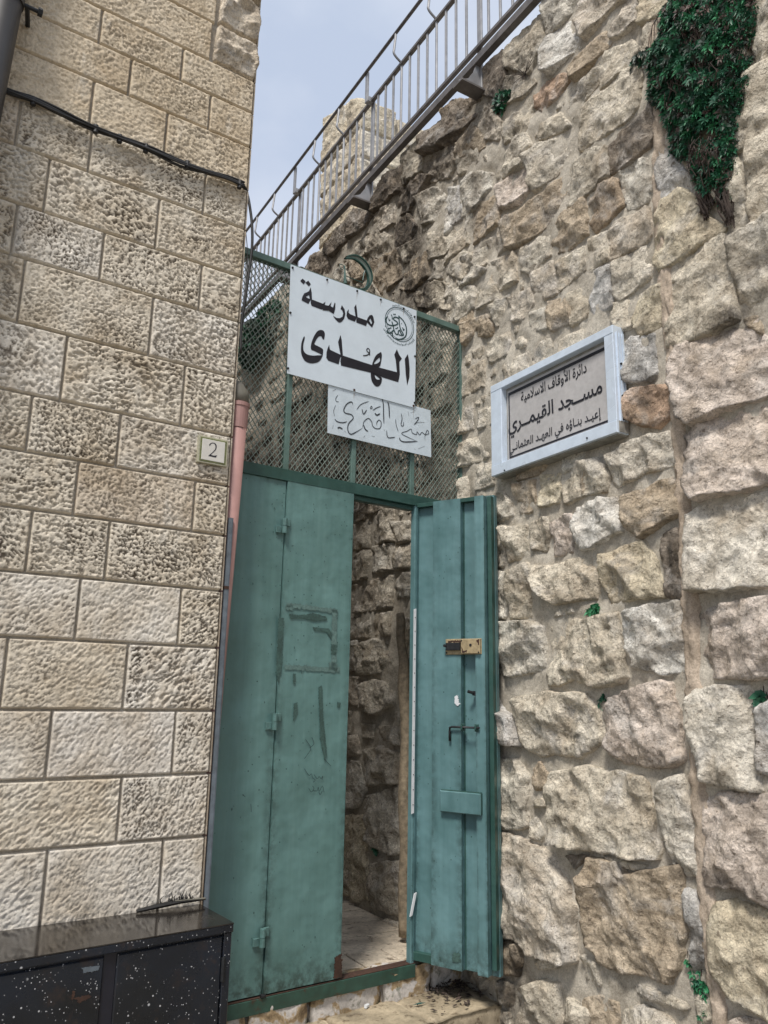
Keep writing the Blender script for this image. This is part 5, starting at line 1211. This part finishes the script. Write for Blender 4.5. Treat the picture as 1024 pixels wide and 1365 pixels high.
ru, rz_ = CP.px(113, 1325); film(CP, [ragged([(ru-.035, rz_+.012), (ru-.028, rz_+.012), (ru-.028, rz_-.006), (ru+.02, rz_-.006), (ru+.02, rz_-.013), (ru-.012, rz_-.024), (ru-.018, rz_-.013), (ru-.035, rz_-.010)], .0015, .005, 3)], -.0052, 'rust_mark', 'rust', cab)
film(CP, [ragged([CP.px(x, y) for x, y in ((110, 1290), (134, 1288), (132, 1294), (112, 1298))], .001, .005, 5)], -.0050, 'pale_patch', 'conduit', cab)
# torn dark strip lying on the cabinet against the wall
ts = thing('torn_strip', 'torn black strip with ragged upright shreds lying on top of the black cabinet', 'debris', LW.w(-.2, ZT+.004, .01))
a = LW.w(LW.px(183, 1206, .022)[0], ZT+.008, .022); b_ = LW.w(LW.px(274, 1196, .022)[0], ZT+.018, .022)
MB().tube([a, a+(b_-a)*.3+[0, 0, .004], a+(b_-a)*.62+[0, 0, .006], b_], [.006, .009, .008, .004], 6).build('strip_body', 'cable', ts); MB().tube([a+(b_-a)*.55+[0, -.006, .012], b_+[0, -.004, .003]], [.002, .0035], 6).build('pale_edge', 'greypvc', ts)
m2 = MB(); rr = random.Random(3)
for i in range(26):
    t = rr.uniform(.33, .85); p = a+(b_-a)*t+[0, 0, .006]; h_ = rr.uniform(.008, .036)*(1.2-abs(t-.5)*1.5); m2.tube([p, p+[rr.uniform(-.006, .006), rr.uniform(-.004, .004), h_*.6], p+[rr.uniform(-.01, .01), rr.uniform(-.006, .006), h_]], [.003, .0022, .0006], 5)
m2.build('shreds', 'cable', ts, kind='stuff')

# ------------------------------------------------------------------ wooden pole in the passage
wd = thing('wooden_pole', 'bent grey wooden pole leaning on the passage wall just behind the gate post', 'pole', RW.w(-.5, FLOOR, .1))
def rwp(x, y, o_): return RW.w(*RW.px(x, y, o_), o_)
P = [rwp(533, 818, .14), rwp(535, 850, .14), rwp(538, 895, .14), rwp(540, 960, .14), rwp(540, 1080, .14), rwp(539.5, 1160, .14), rwp(539, 1248, .14)]
m2 = MB(); Ps = spline(np.array(P), 5); m2.tube([p+np.array([.004*sin(i*.9), 0, 0]) for i, p in enumerate(Ps)], [.022+.006*sin(i*.7)*.4+.008*min(1, i/12) for i in range(len(Ps))], 12); m2.build('pole_trunk', 'wood', wd, smooth=True)

# ------------------------------------------------------------------ railing on the wall top
ro = .045
rail = thing('guard_railing', 'grey steel guard railing with upright bars along the top of the rubble wall', 'railing', RW.w(0, 4.9, ro))
rz = lambda x, y: RW.px(x, y, ro)[1]
zbeam = (rz(390, 352)+rz(713, 0))/2; zhand = (rz(327, 321)+rz(572, 0))/2
zthin = rz(300+820/2.226, 65/2.226); zmid = rz(300+525/2.226, 190/2.226)
R0_, R1_ = -6.0, 3.4
def rb(u0, u1, z0, z1, o0, o1, nm, mt, parent=rail, bev=.001): return MB().box(RW, u0, u1, z0, z1, o0, o1, bev).build(nm, mt, parent)
rb(R0_, R1_, zbeam-.026, zbeam+.022, ro-.012, ro+.028, 'bottom_beam', 'steeldark')
MB().tube([RW.w(R0_, zhand, ro+.05), RW.w(R1_, zhand, ro+.05)], .012, 10).build('handrail', 'steeldark', rail, smooth=True)
rb(R0_, R1_, zthin-.010, zthin+.012, ro-.012, ro+.012, 'lower_rail', 'steeldark'); rb(R0_, R1_, zmid-.010, zmid+.010, ro-.014, ro+.014, 'middle_rail', 'steeldark')
up = RW.px(300+750/2.226, 200/2.226, ro)[0]; u1_ = RW.px(300+430/2.226, 450/2.226, ro)[0]; sp_ = up-u1_
for k in range(-3, 3):
    u = up+k*sp_
    rb(u-.020, u+.020, 4.90, zmid+.03, ro-.024, ro-.0125, 'post', 'steel'); rb(u-.016, u+.016, zmid-.02, zhand, ro+.03, ro+.045, 'post_head', 'steel')
    rb(u-.02, u+.02, zmid-.012, zmid+.026, ro-.012, ro+.04, 'post_clamp', 'steel')
    # gusset: plate perpendicular to the wall with a concave edge, on a base plate
    g0_ = [(ro-.012, 4.905), (ro+.135, 4.905), (ro+.132, 4.93), (ro+.07, 4.965), (ro+.03, 5.03), (ro+.015, zbeam-.026), (ro-.012, zbeam-.026)]
    V = [RW.w(u-.004, z, o_) for o_, z in g0_]+[RW.w(u+.004, z, o_) for o_, z in g0_]; n = len(g0_)
    mk('gusset', V, [tuple(range(n))[::-1], tuple(range(n, 2*n))]+[(i, (i+1) % n, n+(i+1) % n, n+i) for i in range(n)], 'steel', rail)
    rb(u-.045, u+.045, 4.893, 4.905, -.06, ro+.145, 'base_plate', 'steeldark')
    for j in range(1, 12):
        v = u+sp_*j/12
        if v > R1_: break
        bent = j in (4, 8)
        if not bent: rb(v-.0065, v+.0065, zthin+.012, zmid-.010, ro-.0065, ro+.0065, 'baluster', 'steel')
        else:
            m2 = MB(); zt = zmid; pts = [RW.w(v, zthin+.012, ro), RW.w(v, zt-.01, ro), RW.w(v, zt+.01, ro+.006), RW.w(v, zt+.035, ro+.045), RW.w(v, zt+.06, ro+.065), RW.w(v, zt+.10, ro+.062), RW.w(v, zhand, ro+.05)]
            m2.tube([pts[0], pts[1]]+list(spline(np.array(pts[1:]), 4))[1:], .0085, 6); m2.build('bent_baluster', 'steel', rail)

# ------------------------------------------------------------------ pier behind the railing
pier = thing('stone_pier', 'pale stone pier with worn top rising behind the grey railing', 'pier', RW.w(-2, TERR, -.6))
pof = -.34
PA = PL(RW.w(0, 0, pof)[:2], 149.4); uc = PA.px(481, 128)[0]; ul = PA.px(432, 156)[0]
PB = PL(RW.w(uc, 0, pof)[:2], 149.4-90)        # face turned to the camera, u grows to the right
zz0, ri = 4.7, 0; topA = 6.64
while zz0 < topA-.02:
    h_ = random.uniform(.22, .28); z1_ = min(zz0+h_, topA) if topA-zz0-h_ > .1 else topA
    cuts = [ul, (ul+uc)/2+random.uniform(-.1, .1), uc] if ri % 2 else [ul, uc-.24, uc]
    for a, b_ in zip(cuts[:-1], cuts[1:]):
        last = z1_ == topA; za_ = z1_+(.30*(1-(a-ul)/(uc-ul)))*last; zb_ = z1_+(.30*(1-(b_-ul)/(uc-ul)))*last
        stone(PA, [(a+.003, zz0+.003), (b_-.002, zz0+.003), (b_-.002, zb_-.003), (a+.003, za_-.003)], 900+ri*7+int(a*10), (.50, .44, .34), prot=.010, res=.016, rough=.7, parent=pier, mat='pier', stain_shade=False, name='stone_block')
    v = 0.; ri += 1
    while v < .76:
        wd_ = random.uniform(.30, .42) if (v or ri % 2) else .22; v1 = .77 if v+wd_ > .66 else v+wd_
        zt = z1_-(.06 if (v1 > .6 and z1_ == topA) else 0)
        stone(PB, [(v+.002, zz0+.003), (v1-.002, zz0+.003), (v1-.002, zt-.003), (v+.002, zt-.003)], 950+ri*11+int(v*10), random.choice([(.54, .49, .39), (.50, .45, .35), (.56, .52, .44)]), prot=.007, res=.016, rough=.35, parent=pier, mat='pier', stain_shade=False, name='stone_block'); v = v1
    zz0 = z1_
MB().box(PB, .008, .762, 4.6, topA-.07, -(uc-ul)+.02, -.008).build('pier_core', 'mortar', pier)
# low parapet behind the railing towards the gate
par = thing('low_parapet', 'low beige stone parapet behind the foot of the railing left of the pier', 'parapet', RW.w(-3.2, TERR, -.3))
v = -5.2
while v < ul+.5:
    wd_ = random.uniform(.3, .45)
    for z0_, z1_ in ((4.8, 5.0), (5.005, 5.2)):
        stone(PA, [(v, z0_), (v+wd_-.008, z0_), (v+wd_-.008, z1_), (v, z1_)], 1100+int(v*13)+int(z0_*10), (.50, .41, .29), prot=.02, res=.03, rough=.8, parent=par, stain_shade=False, name='parapet_stone', base=.1)
    v += wd_
MB().box(PA, -5.2, ul+.5, 4.7, 5.19, -.25, .085).build('parapet_core', 'mortar', par)

# ------------------------------------------------------------------ vegetation
def rosette(mb, c, n, L, axis, rr, wd_=.22, droop=.3):
    axis = axis/np.linalg.norm(axis); ref = np.array([.3, .5, .8]); a = np.cross(axis, ref); a /= np.linalg.norm(a); b = np.cross(axis, a)
    for k in range(n):
        an = 2*pi*k/n+rr.uniform(-.4, .4); el = rr.uniform(.15, 1.1); d = (cos(an)*a+sin(an)*b)*cos(el)+axis*sin(el); l = L*rr.uniform(.6, 1.15)
        side = np.cross(d, axis); side /= np.linalg.norm(side)+1e-9; up_ = np.cross(side, d); w_ = l*wd_
        p1 = c+d*l*.55+up_*l*.06; p2 = c+d*l-np.array([0, 0, 1.])*l*droop
        mb.add([c, p1+side*w_, p2, p1-side*w_], [(0, 1, 2), (0, 2, 3)])
def bush(name, label, pl, outline, n, L, thick, mats, seed, stems=40, cat='plant', nl=9, wd_=.22, hang_=True):
    t = thing(name, label, cat, pl.w(*np.mean(outline, axis=0), .02)); rr = random.Random(seed); P = np.array(outline); lo, hi = P.min(0), P.max(0)
    mbs = {m__: MB() for m__, _ in mats}; c0 = P.mean(0); pts = []
    while len(pts) < n:
        u, z = rr.uniform(lo[0], hi[0]), rr.uniform(lo[1], hi[1])
        if inpoly(np.array([u]), np.array([z]), outline)[0] and float(pn(np.array([[u*9+seed, z*7, 1.]]))[0]) > -.38: pts.append((u, z))
    E_ = [(np.array(a), np.array(b)) for a, b in zip(outline, outline[1:]+outline[:1])]
    def ed(u, z):
        p = np.array([u, z]); m__ = 9
        for a, b in E_: tt = np.clip(np.dot(p-a, b-a)/np.dot(b-a, b-a), 0, 1); m__ = min(m__, np.linalg.norm(p-a-(b-a)*tt))
        return m__
    sc_ = min(hi-lo)/2
    for u, z in pts:
        e = min(1, ed(u, z)/(sc_*.8)); lump_ = .75+.35*float(pn(np.array([[u*14+seed, z*14, 3.]]))[0]); o_ = .015+thick*(e**.5)*lump_*rr.uniform(.45, 1.05)
        x = rr.random(); acc = 0
        for m__, f_ in mats:
            acc += f_
            if x < acc: break
        ax = pl.n+np.array([rr.uniform(-.5, .5), rr.uniform(-.5, .5), rr.uniform(-.3, .5)]); rosette(mbs[m__], pl.w(u, z, o_), rr.randint(nl-2, nl+2), L*rr.uniform(.7, 1.2), ax, rr, wd_)
    for m__, mb in mbs.items():
        if mb.n: mb.build('foliage', m__, t, kind='stuff')
    m2 = MB()
    for i in range(stems):
        u, z = rr.choice(pts); tu, tz = c0[0]+(u-c0[0])*.4, (hi[1]-.02 if hang_ else lo[1]) if rr.random() < .6 else z+rr.uniform(.02, .12)*(1 if hang_ else -1)
        a = pl.w(u, z, thick*.5*rr.random()+.01); b = pl.w(u+(tu-u)*.3, z+(tz-z)*.5, thick*.3+.01); m2.tube([a, b, pl.w(tu, tz, .01)], [.0012, .0018, .0025], 5)
    m2.build('stems', 'twig', t, kind='stuff'); return t
Zr = lambda ox, oy, s_, pts, o_=.05: Z(RW, ox, oy, s_, pts, o_)
bush('hanging_shrub', 'large dark green leafy shrub hanging down the top right of the rubble wall', RW, Zr(784, 0, 4.267, [(450, -120), (930, -120), (950, 40), (905, 260), (915, 420), (880, 560), (830, 700), (815, 860), (825, 1000), (805, 1150), (780, 1190), (710, 1110), (650, 1150), (590, 1010), (560, 900), (450, 860), (470, 780), (440, 700), (410, 620), (340, 560), (350, 440), (320, 350), (400, 200)]), 2600, .027, .16, [('leaf', .50), ('leafbright', .20), ('leaf2', .19), ('leafdry', .11)], 3, stems=160, cat='shrub', wd_=.17)
# dead hanging tips of the shrub are part of it
m2 = MB(); rr = random.Random(9); tsh = bpy.data.objects['hanging_shrub']
for (x, y, n) in ((668, 1270, 14), (812, 1300, 14), (700, 1190, 8), (760, 1220, 8)):
    for i in range(n):
        u, z = Z(RW, 784, 0, 4.267, [(x+rr.uniform(-22, 22), y+rr.uniform(-60, 0)), ], .05)[0]; t_ = rr.uniform(.05, .13)
        m2.tube([RW.w(u, z, .05), RW.w(u+rr.uniform(-.01, .01), z+t_*.5, .06), RW.w(u+rr.uniform(-.02, .02), z+t_, .07)], [.0025, .004, .003], 5)
        rosette(m2, RW.w(u, z+rr.uniform(0, t_), .055), 6, .014, np.array([rr.uniform(-1, 1), rr.uniform(-1, 1), -1.]), rr)
m2.build('dead_stems', 'twig', tsh, kind='stuff')
m2 = MB(); 
for i in range(120):
    x, y = rr.choice([(600, 330), (520, 430), (700, 900), (590, 200), (740, 330)]); x += rr.gauss(0, 50); y += rr.gauss(0, 70); u, z = Z(RW, 784, 0, 4.267, [(x, y)], .05)[0]
    m2.tube([RW.w(u, z, .10), RW.w(u+rr.uniform(-.02, .02), z-.03, .12), RW.w(u+rr.uniform(-.03, .03), z-.07, .10)], .002, 4)
m2.build('dead_stems', 'twig', tsh, kind='stuff')
# branch reaching left
def sprig(name, label, c, spread, n, L, mats, seed, pl=RW, thick=.03, nl=7, wd_=.3, cat='plant'):
    u, z = c; a = [(u+cos(q)*spread[0]*(1+.3*sin(q*3+seed)), z+sin(q)*spread[1]*(1+.25*cos(q*2+seed))) for q in np.linspace(0, 2*pi, 11)[:-1]]
    return bush(name, label, pl, a, n, L, thick, mats, seed, stems=8, cat=cat, nl=nl, wd_=wd_)
G = 'small weeds rooted in the rubble wall'
def wp(x, y): return RW.px(x, y, .03)
for (x, y, sx, sy, n, L, mats, lab) in [
  (668, 135, .07, .06, 60, .028, [('leaf', .6), ('leaf2', .3), ('leafdry', .1)], 'dark bushy weed on the wall top beside the railing bracket'),
  (744, 4, .04, .05, 26, .022, [('leaf', .8), ('leaf2', .2)], 'green tuft on the wall top at the upper edge of the photo'),
  (790, 816, .032, .028, 22, .022, [('leafbright', 1.)], 'bright green broad leaved weed under the plaque in the wall face'),
  (802, 934, .02, .028, 14, .016, [('leaf', 1.)], 'dark green weed in the joint between two large pale stones below mid height'),
  (932, 1312, .045, .035, 34, .016, [('leafbright', .5), ('leaf', .5)], 'low green weed near the foot of the wall by the mortar seam'),
  (917, 1285, .012, .012, 6, .012, [('leafbright', 1.)], 'tiny round green sprout just above the low weed by the mortar seam'),
  (935, 1356, .02, .02, 8, .014, [('leafbright', 1.)], 'tiny green sprout at the bottom edge of the photo near the seam'),
  (1014, 936, .022, .022, 12, .03, [('leaf', 1.)], 'spiky grass tuft at the right edge between two upright pale stones'),
  (912, 699, .012, .014, 6, .014, [('leaf', 1.)], 'tiny dark sprout beside the mortar seam above a dark stained stone')]:
    sprig('wall_weed', lab, wp(x, y), (sx, sy), n, L, mats, int(x), thick=.02 if sx < .05 else .05)['group'] = G
sprig('wall_weed', 'small green weed low on the passage wall inside the gate', RW.px(498, 1137, .03), (.03, .05), 16, .02, [('leaf', 1.)], 77)['group'] = G
sprig('mesh_bush', 'dark leafy bush behind the wire mesh beside the building corner', RW.px(340, 452, .1), (.42, .30), 260, .055, [('leaf', .7), ('leaf2', .3)], 12, thick=.25, cat='bush')
sprig('shrub_branch', 'thin leafy branch sticking out left of the big hanging shrub', RW.px(846, 76, .06), (.06, .03), 18, .025, [('leaf2', .6), ('leaf', .4)], 21, thick=.04)
# dry twiggy weed high on the wall
tw = MB(); c = RW.w(*RW.px(700, 100, .03), .03); rr = random.Random(2)
for i in range(16):
    d = RW.d*rr.uniform(-1, 1)+np.array([0, 0, rr.uniform(-.6, .7)])+RW.n*rr.uniform(.1, .5); tw.tube([c, c+d*.05, c+d*.09+[0, 0, -.01]], [.002, .0014, .0007], 4)
tag(tw.build('dry_twigs', 'twig'), 'dry leafless twigs sprouting from the upper rubble wall', 'plant')
# leaf litter in the dark corner of the step
lt = MB(); rr = random.Random(8)
for i in range(190):
    u = rr.betavariate(4, 2)*.42+.28; o_ = rr.uniform(.02, .27)*rr.random()**.5; p = GATE.w(u, TREAD+.008+rr.random()*.022*(u > .45), o_); a = rr.uniform(0, 6.28); l = rr.uniform(.006, .02)
    d = np.array([cos(a), sin(a), rr.uniform(-.3, .4)])*l; s_ = np.array([-sin(a), cos(a), rr.uniform(-.3, .3)])*l*.4; lt.add([p-d, p+s_, p+d, p-s_], [(0, 1, 2), (0, 2, 3)])
tag(lt.build('leaf_litter', 'twig', kind='stuff'), 'dark dead leaves gathered in the corner of the step under the open leaf', 'litter')
p = GATE.w(*[GATE.px(489, 1347, .03)[0]], TREAD+.01, .03); tag(MB().box(PL(p[:2], 30), -.012, .012, TREAD+.006, TREAD+.018, -.006, .006, .002).build('paper_scrap', 'whiteplastic'), 'small crumpled white scrap on the step under the threshold', 'litter')
p = GATE.w(.32, TREAD+.010, .12); lf = MB(); lf.add([p, p+[.03, .02, .004], p+[.06, .03, 0], p+[.035, .005, .002]], [(0, 1, 2, 3)]); tag(lf.build('green_leaf', 'dkgreen'), 'single dark green leaf lying on the yellow step', 'leaf')
